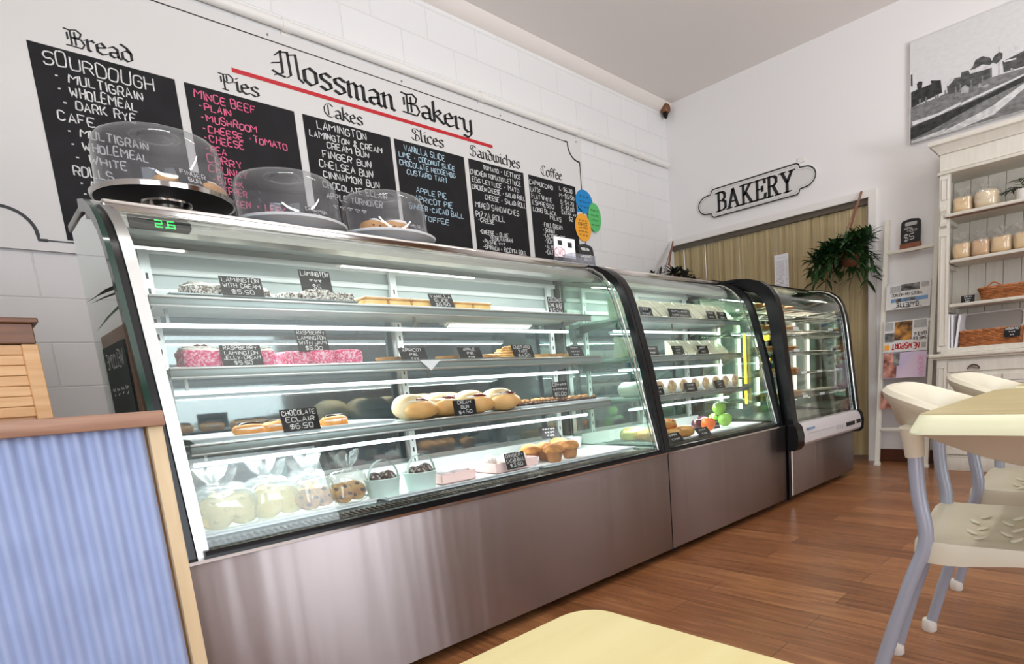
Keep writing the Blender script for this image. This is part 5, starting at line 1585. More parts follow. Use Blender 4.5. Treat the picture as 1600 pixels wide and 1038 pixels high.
for i, (k, x) in enumerate(spots):
    n_ = sum(1 for q in spots[:i] if q[0] == k)
    lab = 'white ticket, %s from left on the %s wire shelf of the pie warmer' % (ORD[n_], ('lowest', 'second lowest', 'middle', 'second highest', 'highest')[k])
    t = thing('price_ticket', lab, 'ticket', (x, 1.724, SHZ[k]), 'white tickets in the pie warmer')
    b = MB(); b.rbox(x - .04, x + .04, 1.722, 1.726, SHZ[k] - .004, SHZ[k] + .014, .001, 1); b.build('ticket', 'traywhite', t, 0)

# ------------------------------------------------------------------ on top of the cases
ZC = 1.400
def dome(label, x, y, zp, rp, rd, hd, raised, platemat):
    t = thing('cake_stand', label, 'cake stand', (x, y, ZC), 'domed cake plates on the case roof')
    b = MB()
    if raised:
        b.lathe([(.0, zp - .012), (rp - .01, zp - .010), (rp, zp - .012), (rp + .002, zp), (rp - .004, zp + .004), (rp - .012, zp), (0, zp)], (x, y, 0), 56)
        b.build('plate', platemat, t)
        b = MB(); b.lathe([(0, zp - .0135), (rp - .012, zp - .0125), (rp - .006, zp - .0118)], (x, y, 0), 56); b.build('plate_underside', 'blackm', t)  # dark reflection under the steel plate, put into the colour
        b = MB(); b.lathe([(.066, ZC), (.064, ZC + .006), (.046, ZC + .016), (.040, ZC + .030), (.062, zp - .018), (.064, zp - .013), (0, zp - .013)], (x, y, 0), 40); b.build('pedestal', 'steelp', t)
    else:
        b.lathe([(0, ZC + .001), (rp * .55, ZC + .001), (rp * .62, ZC + .006), (rp - .004, zp - .006), (rp, zp), (rp - .006, zp + .003), (rp * .6, zp - .008), (0, zp - .009)], (x, y, 0), 56)
        b.build('plate', platemat, t)
    b = MB(); z0 = zp + .002
    b.lathe([(rd + .006, z0), (rd, z0 + .006), (rd - .005, z0 + hd * .70), (rd - .009, z0 + hd * .84), (rd - .018, z0 + hd * .92), (rd - .034, z0 + hd * .968), (rd - .06, z0 + hd * .99), (.065, z0 + hd), (.045, z0 + hd + .001), (.042, z0 + hd - .004), (0, z0 + hd - .005)], (x, y, 0), 56)
    b.build('dome_cover', 'acrylic', t, 50)
    b = MB(); b.tube([(x + .06 * cos(a), y + .06 * sin(a), z0 + hd + .002) for a in [2 * pi * k / 36 for k in range(36)]], .0018, 6, closed=True)
    b.build('cover_rim', 'acrylic', t)
    return t
D1, D2, D3 = (.520, 2.16, 1.462), (.862, 2.165, 1.432), (1.205, 2.165, 1.432)
dome('clear domed cake stand on a raised steel foot above the thermostat', *D1, .172, .158, .165, True, 'steelp')
dome('clear domed cake plate without foot, between the two other cake domes', *D2, .176, .160, .150, False, 'traywhite')
dome('clear domed cake plate furthest along the case, with chelsea buns inside', *D3, .178, .152, .148, False, 'traywhite')
for i, (dx, dy, rz) in enumerate(((.015, -.078, .3), (.112, -.055, .9), (-.01, .04, .1))):
    x, y, z = D1[0] + dx, D1[1] + dy, D1[2] + .003
    q = rotz(rz)
    simple('finger_bun', ('front', 'right', 'rear')[i] + ' golden finger bun under the raised cake dome', 'bun', (x, y, z), (('dough', 'bun', lambda b: b.blob((x, y, z + .02), (.062, .026, .022), .9, .8, 24, 12, q, .03, i)), ('icing', 'cream_f', lambda b: b.blob((x, y, z + .038), (.045, .016, .006), .9, .8, 20, 8, q, .1, i))), 'finger buns')
for i, (dx, dy) in enumerate(((-.05, .06), (.05, .07))):
    x, y, z = D2[0] + dx, D2[1] + dy, D2[2] - .006
    simple('cinnamon_bun', ('left', 'right')[i] + ' cinnamon bun hidden low under the middle cake dome', 'bun', (x, y, z), (('dough', 'crust', lambda b: b.lathe([(.03, 0), (.042, .008), (.042, .02), (.03, .028), (.02, .026), (.012, .03), (0, .028)], (x, y, z), 24)),), 'cinnamon buns')
for i, (dx, dy, s_) in enumerate(((-.075, -.05, 1), (-.005, -.07, 1.15))):
    x, y, z = D3[0] + dx, D3[1] + dy, D3[2] - .004
    simple('chelsea_bun', ('small left', 'larger right')[i] + ' iced chelsea bun under the furthest cake dome', 'bun', (x, y, z), (('dough', 'crust', lambda b: b.blob((x, y, z + .024), (.046 * s_, .042, .026 * s_), .8, .9, 24, 12, None, .06, i)), ('white_icing', 'cream_f', lambda b: b.blob((x + .012, y, z + .040 * s_), (.034 * s_, .034, .012), .8, .9, 20, 10, None, .1, i + 4)), ('currants', 'berry', lambda b: [b.blob((x + d, y - .040, z + .026), (.004, .004, .003), 1, 1, 8, 6) for d in (-.02, .004)])), 'chelsea buns')
card(('FINGER', 'BUN', '~~~'), D1[0] + .055, D1[1] - .115, D1[2] + .003, .094, .060, 'price card reading FINGER BUN under the raised cake dome', 16, .35)
card(('CINNAMON', 'BUN', '~~'), D2[0] + .055, D2[1] - .105, D2[2] - .002, .094, .050, 'price card reading CINNAMON BUN under the middle cake dome', 18, .3)
card(('CHELSEA', 'BUN', '~~~'), D3[0] + .085, D3[1] - .095, D3[2] - .002, .094, .054, 'price card reading CHELSEA BUN under the furthest cake dome', 18, .35)

# acrylic holder with cards, clear box, two black handled boards
def tag_board(label, x, y, z, w, h, u, lines, foot=None, tilt=8):
    """Black chopping-board shaped sign with a slot handle; u = reading direction."""
    u = V(u); bk = V((-u.y, u.x, 0)); a = R_(tilt)
    v_ = UZ * cos(a) + bk * sin(a)
    nr = u.cross(v_).normalized()
    t = thing('handled_sign', label, 'sign', (x, y, z))
    o = V((x, y, z))
    r = w * .18
    out = [(-w / 2, 0), (w / 2, 0), (w / 2, h - r)] + [(w / 2 - r + r * cos(k * pi / 12), h - r + r * sin(k * pi / 12)) for k in range(1, 6)] + [(0, h + .008)] + [(-w / 2 + r - r * cos(k * pi / 12), h - r + r * sin(k * pi / 12)) for k in range(5, 0, -1)] + [(-w / 2, h - r)]
    hw, hh, hc = w * .28, h * .07, h * .86
    slot = [(hw * (1 if abs(cos(a_)) > .5 else cos(a_) / .5) * (1 if cos(a_) > 0 else 1), 0) for a_ in ()]
    # frame around the slot: board below, bar above, cheeks beside
    zl, zh = hc - hh, hc + hh
    b = MB()
    d = -nr * .008
    b.prism([(-w / 2, 0), (w / 2, 0), (w / 2, zl), (-w / 2, zl)], o, u, v_, d)
    b.prism([(-w / 2, zl), (-hw, zl), (-hw - .006, hc), (-hw, zh), (-w / 2 + .002, zh)], o, u, v_, d)
    b.prism([(w / 2, zl), (w / 2 - .002, zh), (hw, zh), (hw + .006, hc), (hw, zl)], o, u, v_, d)
    b.prism([(-w / 2 + .002, zh), (w / 2 - .002, zh)] + [p for p in out if p[1] > zh + .002 and p[0] > 0] + [(0, h + .008)] + [p for p in out if p[1] > zh + .002 and p[0] < 0], o, u, v_, d)
    bd = b.build('board', 'blackm', t, 0)
    b = MB()
    for s_, xa, xb, zz, hgt in lines:
        scrawl(b, s_, xa * w, xb * w, zz * h, hgt * h, max(.0022, hgt * h * .11), o, u, v_, nr, .0008, slope=.05)
    b.build('lettering', 'chalk', bd, 0)
    if foot:
        b = MB(); b.prism([(-w / 2 - .004, -.002), (w / 2 + .004, -.002), (w / 2 + .002, foot), (-w / 2 - .002, foot)], o + nr * .012, u, v_, -nr * .034); b.build('timber_foot', 'terra', t, 0)
    return t
tag_board('black handled sign board at the right end of the cake case roof', 2.285, 2.14, ZC, .108, .135, (1, 0, 0), (('SANDWICHES +', -.44, .44, .52, .09), ('ROLLS', -.25, .25, .40, .09), ('~~~~ ~~~~', -.42, .42, .20, .09), ('HERE', -.25, .25, .08, .09)))
t = thing('card_holder', 'clear holder with white cards beside the handled sign board', 'card holder', (2.10, 2.12, ZC))
b = MB(); b.box(2.035, 2.185, 2.132, 2.134, ZC, ZC + .145).box(2.035, 2.185, 2.10, 2.17, ZC, ZC + .003); b.build('stand', 'acrylic', t, 0)
b = MB(); b.box(2.04, 2.18, 2.129, 2.131, ZC + .05, ZC + .142); cdp = b.build('white_card', 'paper', t, 0)
b = MB(); b.box(2.065, 2.092, 2.1282, 2.129, ZC + .105, ZC + .127).box(2.13, 2.158, 2.1282, 2.129, ZC + .100, ZC + .124); b.build('black_pictures', 'blackm', cdp, 0)
b = MB(); scrawl(b, 'CWD', 2.045, 2.105, ZC + .060, .026, .0022, (0, 2.129, 0), UX, UZ, (0, -1, 0), .0006)
ribbon(b, [(2.074 + .036 * cos(k * pi / 12), ZC + .072 + .022 * sin(k * pi / 12)) for k in range(25)], .0018, V((0, 2.129, 0)), UX, UZ, V((0, -1, 0)), .0006)
b.build('red_lettering', 'penr', cdp, 0)
t = thing('acrylic_box', 'open clear acrylic box in front of the white card holder', 'box', (2.13, 2.08, ZC))
b = MB()
for q in ((2.06, 2.22, 2.035, 2.038, .0, .05), (2.06, 2.22, 2.095, 2.098, .0, .05), (2.06, 2.063, 2.038, 2.095, 0, .05), (2.217, 2.22, 2.038, 2.095, 0, .05), (2.06, 2.22, 2.038, 2.095, 0, .003)):
    b.box(*q[:4], ZC + .001 + q[4], ZC + .001 + q[5])
b.build('box', 'acrylic', t, 0)

# ------------------------------------------------------------------ corrugated counter at the left with its slatted crate
t = thing('service_counter', 'corrugated iron fronted counter with brown timber top at left', 'counter', (-.6, 1.9, 0))
b = MB()
rows = []
xs = [-1.9 + k * .0052 for k in range(int((.268 + 1.9) / .0052) + 1)]
rows = [[V((x, 1.567 + .0065 * sin(2 * pi * x / .0325), z)) for x in xs] for z in (.02, .42, .822)]
b.sheet(rows); b.build('corrugated_front', 'corr', t, 80)
b = MB(); b.box(-1.9, .285, 1.58, 2.25, .0, .822); b.build('carcass', 'pine', t, 0)
b = MB(); b.rbox(.268, .2945, 1.555, 1.60, .0, .822, .002); b.build('edge_strip', 'strip', t)
b = MB(); b.rbox(-1.95, .2975, 1.54, 2.28, .822, .854, .003); b.build('timber_top', 'captimber', t)
t = thing('slatted_crate', 'pine slatted crate with dark timber lid on the counter at far left', 'crate', (-.2, 2.1, .854))
b = MB()
xr = .166
for k in range(7):
    z = .862 + k * .0245
    b.rbox(-.55, xr - .02, 2.006, 2.018, z, z + .0235, .0015, 1)
b.build('slats', 'pine', t)
b = MB(); b.rbox(xr - .030, xr, 2.0, 2.024, .854, 1.034, .002, 1); b.rbox(xr - .024, xr, 2.024, 2.32, .854, 1.034, .002, 1); b.rbox(-.55, -.526, 2.0, 2.32, .854, 1.034, .002, 1); b.rbox(-.55, xr, 2.30, 2.32, .854, 1.034, .002, 1); b.rbox(-.526, xr - .030, 2.018, 2.30, .854, .866, .001, 1)
b.build('corner_posts', 'pine', t)
b = MB(); b.rbox(-.55, xr - .003, 1.995, 2.33, 1.034, 1.082, .002, 1); b.build('lid', 'walnut', t)
b = MB(); b.rbox(-.55, xr + .008, 1.985, 2.335, 1.082, 1.094, .002, 1); b.build('lid_top', 'walnut', t)
# cabinet and plant beyond it, seen as a reflection in the end glass of the cake case
t = thing('side_cabinet', 'tall brown cabinet beyond the counter, reflected in the case end glass', 'cabinet', (-.3, 3.4, 0))
b = MB(); b.rbox(-.75, .10, 3.10, 3.70, 0, 1.22, .004); b.build('body', 'walnut', t)
b = MB(); b.box(.10, .108, 3.16, 3.66, .55, 1.16); sb = b.build('blackboard_side', 'board', t, 0)
b = MB()
for i, s_ in enumerate(('WELCOME', '~~~~', '~~~~~', '~~~~')):
    scrawl(b, s_, -.20, .20, 1.06 - i * .13, .06, .006, (.108, 3.41, 0), V((0, 1, 0)), UZ, (1, 0, 0))
b.build('lettering', 'chalk', sb, 0)
g = random.Random(4)
t = thing('potted_plant', 'leafy plant in a dark pot on the tall brown cabinet', 'plant', (-.12, 3.2, 1.22))
b = MB(); b.lathe([(.07, 0), (.10, .16), (.105, .17), (.09, .165), (0, .15)], (-.12, 3.2, 1.22), 20); b.build('pot', 'blackm', t)
b = MB()
for k in range(46):
    a = g.uniform(0, 6.28)
    leafblade(b, (-.12 + .03 * cos(a), 3.2 + .03 * sin(a), 1.38), (cos(a), sin(a), g.uniform(-.2, 1.4)), g.uniform(.16, .3), .05, g.uniform(.03, .18))
b.build('foliage', 'leaf', t, 60)

# ------------------------------------------------------------------ dresser
t = thing('dresser', 'cream painted dresser with open bread shelves against the end wall', 'dresser', (5.07, .42, 0))
DX, DB = 4.905, WB - .004
YL, YR_ = 1.156, -.30
def dpart(name, mat, fn, sm=0, par=None):
    b = MB(); fn(b); return b.build(name, mat, par or t, sm)
dpart('base_carcass', 'cream', lambda b: (b.box(DX + .012, DB, YR_, YL, .10, .826)))
dpart('plinth', 'cream', lambda b: (b.rbox(DX - .006, DB, YR_ - .006, YL + .006, 0, .098, .003), b.rbox(DX - .002, DB, YR_ - .003, YL + .003, .098, .112, .004)), 35)
dpart('worktop', 'cream', lambda b: (b.rbox(DX - .035, DB, YR_ - .045, YL + .05, .836, .864, .008, 3), b.rbox(DX - .018, DB, YR_ - .025, YL + .028, .822, .838, .005)), 35)
def pilaster(b, y0, y1, z0, z1):
    b.box(DX, DX + .03, y0, y1, z0, z1)
def panelled(b, y0, y1, z0, z1):
    """Raised bead around a sunken panel."""
    for q in ((y0, y1, z0, z0 + .006), (y0, y1, z1 - .006, z1), (y0, y0 + .006, z0, z1), (y1 - .006, y1, z0, z1)):
        b.rbox(DX - .006, DX + .002, *q, .002, 1)
for y0, y1 in ((1.090, YL), (YR_, YR_ + .066)):
    def fl(b):
        pilaster(b, y0, y1, .112, .822); panelled(b, y0 + .012, y1 - .012, .16, .765)
        pilaster(b, y0, y1, .88, 2.10); panelled(b, y0 + .012, y1 - .012, .92, 1.69); panelled(b, y0 + .012, y1 - .012, 1.93, 2.07)
        b.prism([(DX, 1.885), (DX - .035, 1.875), (DX - .035, 1.855), (DX - .018, 1.835), (DX - .014, 1.80), (DX - .026, 1.775), (DX - .022, 1.755), (DX - .004, 1.742), (DX, 1.742)], (0, y0 + .014, 0), UX, UZ, (0, y1 - y0 - .028, 0))
    dpart('pilaster', 'cream', fl, 35)
for y0, y1 in ((1.135, YL - .002), (YR_ + .002, YR_ + .02)):
    dpart('side_panel', 'cream', lambda b: b.box(DX + .03, DB, y0, y1, .864, 2.12))
def bk_(b):
    n = 13
    for k in range(n):
        a = YR_ + .02 + (1.135 - YR_ - .02) * k / n
        c = YR_ + .02 + (1.135 - YR_ - .02) * (k + 1) / n
        b.rbox(DB - .02, DB - .004, a + .0015, c - .0015, .864, 2.12, .003, 1)
dpart('boarded_back', 'cream', bk_, 35)
dpart('bottom_board', 'cream', lambda b: b.rbox(DX + .004, DB - .02, YR_ + .02, 1.135, .864, .902, .003, 1), 35)
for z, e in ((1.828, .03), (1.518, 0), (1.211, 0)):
    def fs(b):
        b.rbox(DX + .002 - e, DB - .02, YR_ + .03, 1.086 + e, z - .022, z, .004, 2)
        for yy in (1.10,):
            b.box(DX + .05, DB - .02, yy, 1.135, z - .05, z - .022)
    dpart('shelf_board', 'cream', fs, 35)
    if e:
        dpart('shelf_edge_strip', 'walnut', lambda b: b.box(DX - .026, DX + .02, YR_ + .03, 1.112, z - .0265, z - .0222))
dpart('frieze', 'cream', lambda b: (b.box(DX, DB, YR_, YL, 2.125, 2.245), b.rbox(DX - .014, DB, YR_ - .014, YL + .014, 2.098, 2.118, .004), b.box(DX + .005, DB, YR_, YL, 2.11, 2.13)), 35)
def corn(b):
    pr = [(0, 2.232), (-.010, 2.235), (-.014, 2.248), (-.045, 2.285), (-.062, 2.292), (-.066, 2.305), (-.066, 2.318), (0, 2.318)]
    outl = [(DX, YR_), (DX, YL)]
    rows = []
    for dx, z in pr:
        rows.append([V((DB, YR_ + dx, z)), V((DX + dx, YR_ + dx, z)), V((DX + dx, YL - dx, z)), V((DB, YL - dx, z))])
    b.sheet(rows)
    b.add([rows[-2][0], rows[-2][1], rows[-2][2], rows[-2][3]], [(0, 1, 2, 3)])
dpart('cornice', 'cream', corn, 25)
# drawers and doors
def front(b, y0, y1, z0, z1):
    b.rbox(DX + .002, DX + .014, y0, y1, z0, z1, .002, 1)
for y0, y1 in ((.438, 1.084), (-.226, .424)):
    d = dpart('drawer', 'cream', lambda b: front(b, y0, y1, .728, .803), 35)
    m_ = (y0 + y1) / 2 if y0 < 0 else .92
    def cup(b):
        rows = []
        for k in range(9):
            a = pi * k / 8
            rows.append([V((DX + .002 - .022 * sin(p), m_ + .036 * cos(a) * (1 - .12 * (1 - cos(p))), .742 + .032 * sin(a) * cos(p * .6))) for p in [pi / 2 * j / 5 for j in range(6)]])
        b.sheet(rows)
        b.tube([(DX + .001, m_ + .038 * cos(pi * k / 10), .742 + .034 * sin(pi * k / 10)) for k in range(11)], .0025, 6)
    dpart('cup_handle', 'brass', cup, 60, d)
for y0, y1 in ((.750, 1.084), (.424, .742), (.098, .416), (-.226, .09)):
    def door(b):
        front(b, y0, y1, .122, .700)
        for q in ((y0 + .055, y1 - .055, .178, .19), (y0 + .055, y1 - .055, .632, .644), (y0 + .055, y0 + .065, .178, .644), (y1 - .065, y1 - .055, .178, .644)):
            b.rbox(DX - .003, DX + .003, *q, .002, 1)
        for q in ((y0, y1, .122, .165), (y0, y1, .655, .700), (y0, y0 + .045, .165, .655), (y1 - .045, y1, .165, .655)):
            b.rbox(DX - .006, DX + .003, *q, .002, 1)
    d = dpart('cabinet_door', 'cream', door, 35)
    dpart('knob', 'brass', lambda b: b.blob((DX - .016, y0 + .02, .43), (.012, .012, .012), 1, 1, 12, 8), 60, d)
# bread loaves in clear bags
def loaf(label, y, x, z, w, h, d, seed, mat='loaf'):
    l = thing('bread_loaf', label, 'bread', (x, y, z), 'bagged bread loaves')
    b = MB()
    c = V((x, y, z + h * .47))
    b.blob(c, (d / 2, w / 2, h * .47), .32, .42, 28, 16, None, .035, seed)
    b.blob(c + V((0, 0, h * .2)), (d * .5, w * .53, h * .30), .6, .5, 28, 14, None, .03, seed + 1)
    b.build('loaf', mat, l, 50)
    b = MB()
    b.blob(c + V((0, 0, .006)), (d / 2 + .012, w / 2 + .008, h * .52), .36, .5, 30, 18, None, .05, seed + 2)
    g = random.Random(seed)
    cc = c + V((-d * .32, .01 * g.uniform(-1, 1), h * .46))
    rows = []
    for i, (r, zz) in enumerate(((.045, -.01), (.02, .012), (.012, .02), (.03, .035), (.05, .055))):
        rows.append([cc + V((r * (1 + .3 * sin(5 * a + seed)) * cos(a), r * (1 + .35 * cos(4 * a + seed)) * sin(a), zz + .01 * sin(3 * a + seed))) for a in [2 * pi * j / 28 for j in range(28)]])
    b.sheet(rows, closed_u=True)
    b.build('plastic_bag', 'bag', l, 40)
    return l
zA, zB = 1.828, 1.518
loaf('bagged loaf at the left end of the top dresser shelf', 1.022, 5.03, zA, .118, .115, .20, 1)
loaf('larger pale loaf beside the plant pot on the top dresser shelf', .882, 5.03, zA, .135, .125, .22, 2, 'bunw')
for i, (y, w, mt) in enumerate(((1.024, .112, 'loaf'), (.905, .108, 'bun'), (.785, .120, 'loaf'), (.655, .120, 'loaf'), (.525, .12, 'bun'))):
    loaf('bagged bread loaf, %s from the left on the second dresser shelf' % ORD[i], y, 5.03, zB, w, .118, .2, 10 + i * 4, mt)
# palm in a white pot
pp_ = thing('potted_palm', 'small palm in a white pot on the top dresser shelf', 'plant', (5.05, .672, zA))
b = MB(); b.lathe([(.050, 0), (.058, .075), (.060, .085), (.054, .085), (.05, .07), (0, .07)], (5.05, .672, zA), 28); b.build('pot', 'white', pp_)
b = MB(); bs = MB()
for a, el, L in ((1.9, .55, .17), (.6, .9, .15), (-1.3, .7, .17), (-.4, 1.2, .14), (2.9, 1.0, .15), (-2.4, .8, .15)):
    d = V((cos(a) * .6, sin(a), el))
    pts = [V((5.05, .672, zA + .07)) + d * (L * s_) + V((0, 0, -L * .55 * s_ * s_)) for s_ in [k / 7 for k in range(8)]]
    bs.tube(pts, .0025, 5)
    for k in range(2, 8):
        td = (pts[k] - pts[k - 1]).normalized(); sd = td.cross(UZ).normalized()
        for s_ in (-1, 1):
            leafblade(b, pts[k], td * .7 + sd * s_ * .8, .07, .011, .02)
    leafblade(b, pts[-1], td, .07, .011, .02)
b.build('fronds', 'leaf2', pp_, 60); bs.build('stems', 'leaf', pp_, 60)

def wicker(b, x0, x1, y0, y1, z0, z1, flare=.012):
    """Woven walls: stacked wavy withies around a rounded rectangle, over upright stakes."""
    n = 96
    def loop(e, z, ph, amp=.0022):
        cx, cyy, hx, hy = (x0 + x1) / 2, (y0 + y1) / 2, (x1 - x0) / 2 + e, (y1 - y0) / 2 + e
        pts = []
        for k in range(n):
            a = 2 * pi * k / n
            ca, sa = cos(a), sin(a)
            f = 1 / max(abs(ca) ** 5 + abs(sa) ** 5, 1e-9) ** .2
            w = amp * (1 if (k + ph) % 4 < 2 else -1)
            pts.append((cx + (hx + w) * ca * f, cyy + (hy + w) * sa * f, z))
        return pts
    m_ = max(2, int((z1 - z0) / .0085))
    for i in range(m_ + 1):
        z = z0 + (z1 - z0) * i / m_
        b.tube(loop(flare * i / m_, z, 2 * (i % 2)), .0046, 5, closed=True)
    for d in (0, 1):
        b.tube(loop(flare + .002, z1 + .006 + .006 * d, d * 2, .004), .006, 6, closed=True)
    b.box(x0 + .01, x1 - .01, y0 + .01, y1 - .01, z0 - .004, z0 + .004)
o = thing('wicker_tray', 'shallow brown wicker tray on the third dresser shelf', 'basket', (5.05, .70, 1.211))
b = MB(); wicker(b, 4.95, 5.17, .50, .895, 1.217, 1.285, .02); b.build('weave', 'wick', o, 60)
b = MB(); b.tube([(4.95 + .01, y, 1.30 + .03 * math.exp(-((y - .82) / .03) ** 2)) for y in [.76 + k * .012 for k in range(11)]], .006, 6); b.build('handle', 'wick', o)
o = thing('wicker_basket', 'rectangular brown wicker basket on the dresser base board', 'basket', (5.05, .85, .902))
b = MB(); wicker(b, 4.945, 5.17, .665, 1.03, .908, 1.0, .006); b.build('weave', 'wick', o, 60)
o = thing('serving_dish', 'pale grey oblong dish standing on edge behind the wicker basket', 'dish', (5.19, .85, 1.0))
b = MB()
def rr(hw, hh, r, n=6):
    return [(sx * (hw - r) + r * cos(a), sz * (hh - r) + r * sin(a)) for sx, sz, a0 in ((1, 1, 0), (-1, 1, pi / 2), (-1, -1, pi), (1, -1, 3 * pi / 2)) for a in [a0 + pi / 2 * k / n for k in range(n + 1)]]
b.prism(rr(.185, .062, .03), (5.185, .855, 1.08), WY, UZ, (.012, 0, 0)); b.build('dish_base', 'grey_lid', o, 30)
b = MB(); b.tube([(5.182, .855 - p[0], 1.08 + p[1]) for p in rr(.186, .063, .031)], .007, 8, closed=True); b.build('rim', 'white', o)
b = MB(); b.box(5.175, 5.20, .70, 1.01, 1.006, 1.02); b.build('foot_ledge', 'grey_lid', o, 0)
for k in range(3):
    o = thing('paper_bag', ('outermost', 'middle', 'innermost')[k] + ' of the white paper bags leaning at the left of the wicker basket', 'paper bag', (4.97, 1.075 - k * .022, .902), 'folded white paper bags')
    b = MB(); y = 1.082 - k * .022; ln = -.028 * (k == 2)
    b.add([(4.935, y, .902), (5.10, y, .902), (5.10, y + ln, 1.15), (4.935, y + ln, 1.142 - .006 * k), (4.935, y + .012, .902), (5.10, y + .012, .902), (5.10, y + .016 + ln, 1.15), (4.935, y + .016 + ln, 1.142 - .006 * k)],
          [(0, 1, 2, 3), (7, 6, 5, 4), (0, 4, 5, 1), (3, 2, 6, 7), (0, 3, 7, 4), (1, 5, 6, 2)])
    b.build('folded_paper', 'paper', o, 0)
def wcard(lines, x, y, z, w, h, label, tilt=12):
    """Price card facing the room from the end wall."""
    o = thing('price_card', label, 'price card', (x, y, z), 'small blackboard price cards')
    a = R_(tilt); u = WY; v_ = UZ * cos(a) + V((1, 0, 0)) * sin(a); nr = u.cross(v_).normalized()
    P = V((x, y, z))
    b = MB(); b.prism([(-w / 2, 0), (w / 2, 0), (w / 2, h), (-w / 2, h)], P, u, v_, -nr * .003); tk = b.build('ticket', 'board', o, 0)
    b = MB(); lh = h / (len(lines) + .25)
    for i, s_ in enumerate(lines):
        hw = min(w * .45, len(s_) * lh * .32)
        scrawl(b, s_, -hw, hw, h - (i + 1) * lh + lh * .12, lh * .66, .0024, P, u, v_, nr, .0006)
    b.build('lettering', 'chalk', tk, 0)
    b = MB(); b.prism([(0, 0), (.03, 0), (.004, h * .5), (0, h * .5)], P - u * .01 - nr * .0031, -nr, v_, u * .02); b.build('clip_foot', 'blackm', o, 0)
wcard(('~~~~~', '~~~~', '~~~'), 4.95, .976, 1.211, .085, .052, 'small price card left of the wicker tray on the third dresser shelf')
wcard(('ASSORTED', '~~~', '~~'), 4.926, .700, .945, .092, .068, 'price card clipped to the front of the wicker basket', 4)

# ------------------------------------------------------------------ ladder rack with papers
t = thing('ladder_rack', 'white painted ladder rack leaning on the end wall beside the dresser', 'rack', (5.1, 1.42, 0))
def lx_(z):
    return 4.958 + (5.205 - 4.958) * z / 1.946
for y, nm in ((1.600, 'rail'), (1.236, 'rail')):
    b = MB()
    a, c = V((lx_(0) , y, 0)), V((lx_(1.946), y, 1.946))
    dirv = (c - a).normalized(); px_ = V((dirv.z, 0, -dirv.x))
    b.prism([(-.016, 0), (.016, 0), (.016, .030), (-.016, .030)], a - px_ * .0, V((0, 1, 0)), px_, c - a)
    r = b.build(nm, 'ladderp', t, 0)
    b = MB(); b.rbox(lx_(0) - .008, lx_(0) + .040, y - .023, y + .023, 0, .026, .004); b.build('foot', 'ladderp', r)
RUNG = (1.684, 1.405, 1.13, .858, .596, .296)
for z in RUNG:
    b = MB(); b.rbox(lx_(z) - .004, lx_(z) + .030, 1.25, 1.588, z - .012, z + .012, .003); b.build('rung', 'ladderp', t)
def xw(z, e=.0):
    return lx_(z) - .008 - e
def sheetx(name, mat, y0, y1, z0, z1, par, lift=0.0, th=.004):
    """Panel hanging flat against the leaning rungs; y0>y1 reading left to right."""
    b = MB()
    a, c = xw(z0, lift), xw(z1, lift)
    b.add([(a, y0, z0), (a, y1, z0), (c, y1, z1), (c, y0, z1), (a - th, y0, z0), (a - th, y1, z0), (c - th, y1, z1), (c - th, y0, z1)],
          [(0, 1, 2, 3), (7, 6, 5, 4), (0, 4, 5, 1), (3, 2, 6, 7), (0, 3, 7, 4), (1, 5, 6, 2)])
    return b.build(name, mat, par, 0)
def writx(text, yl, yr, z, h, w, par, lift, mat='ink', bold=True):
    """Lettering turned upside down, as the folded papers hang."""
    b = MB()
    zc_ = z
    P = V((xw(zc_, lift), 0, zc_)); v_ = V((-(lx_(1) - lx_(0)), 0, -1)).normalized(); nr = V((-1, 0, .127)).normalized()
    # upside down: reading direction runs from right (low Y) to left (high Y)
    scrawl(b, text, yr, yl, 0, h, w, P, V((0, 1, 0)), v_, nr, .001)
    return b.build('lettering', mat, par, 0)
o = thing('newspaper', 'folded newspaper with a large upside down headline hanging on the second rung', 'newspaper', (xw(1.33), 1.42, 1.33), 'papers on the ladder rack')
sheetx('front_page', 'news', 1.575, 1.255, 1.235, 1.43, o, 0, .014)
L_ = .0145
sheetx('picture', 'nphoto2', 1.465, 1.33, 1.372, 1.422, o, L_, .0012); sheetx('picture', 'nblue', 1.535, 1.27, 1.290, 1.318, o, L_, .0012); sheetx('picture', 'nphoto2', 1.50, 1.46, 1.288, 1.316, o, L_ + .0005, .0014); sheetx('picture', 'nphoto2', 1.40, 1.36, 1.292, 1.318, o, L_ + .0005, .0014)
sheetx('text_column', 'newsgrey', 1.545, 1.47, 1.365, 1.415, o, L_, .001); sheetx('text_column', 'newsgrey', 1.32, 1.265, 1.385, 1.42, o, L_, .001)
writx('TREES ON NOTICE', 1.535, 1.31, 1.355, .020, .004, o, L_); writx('GAZETTE', 1.50, 1.335, 1.28, .030, .0065, o, L_); writx('~~~~~~~~', 1.52, 1.31, 1.248, .006, .0016, o, L_)
o = thing('newspaper', 'newspaper with red upside down title and a colour photo on the third rung', 'newspaper', (xw(1.03), 1.42, 1.03), 'papers on the ladder rack')
sheetx('front_page', 'news', 1.582, 1.260, .905, 1.145, o, 0, .012)
L_ = .0125
sheetx('picture', 'nphoto', 1.50, 1.372, .995, 1.138, o, L_, .0012); sheetx('picture', 'nphoto2', 1.572, 1.50, .985, 1.055, o, L_, .0012); sheetx('text_column', 'newsgrey', 1.36, 1.27, 1.08, 1.138, o, L_, .001); sheetx('text_column', 'newsgrey', 1.572, 1.51, 1.075, 1.138, o, L_, .001)
writx('SWEETEN', 1.362, 1.268, 1.012, .024, .004, o, L_); writx('OUR DEAL', 1.362, 1.268, 1.045, .024, .004, o, L_); writx('NEWSPORT', 1.52, 1.315, .968, .040, .008, o, L_, 'nred')
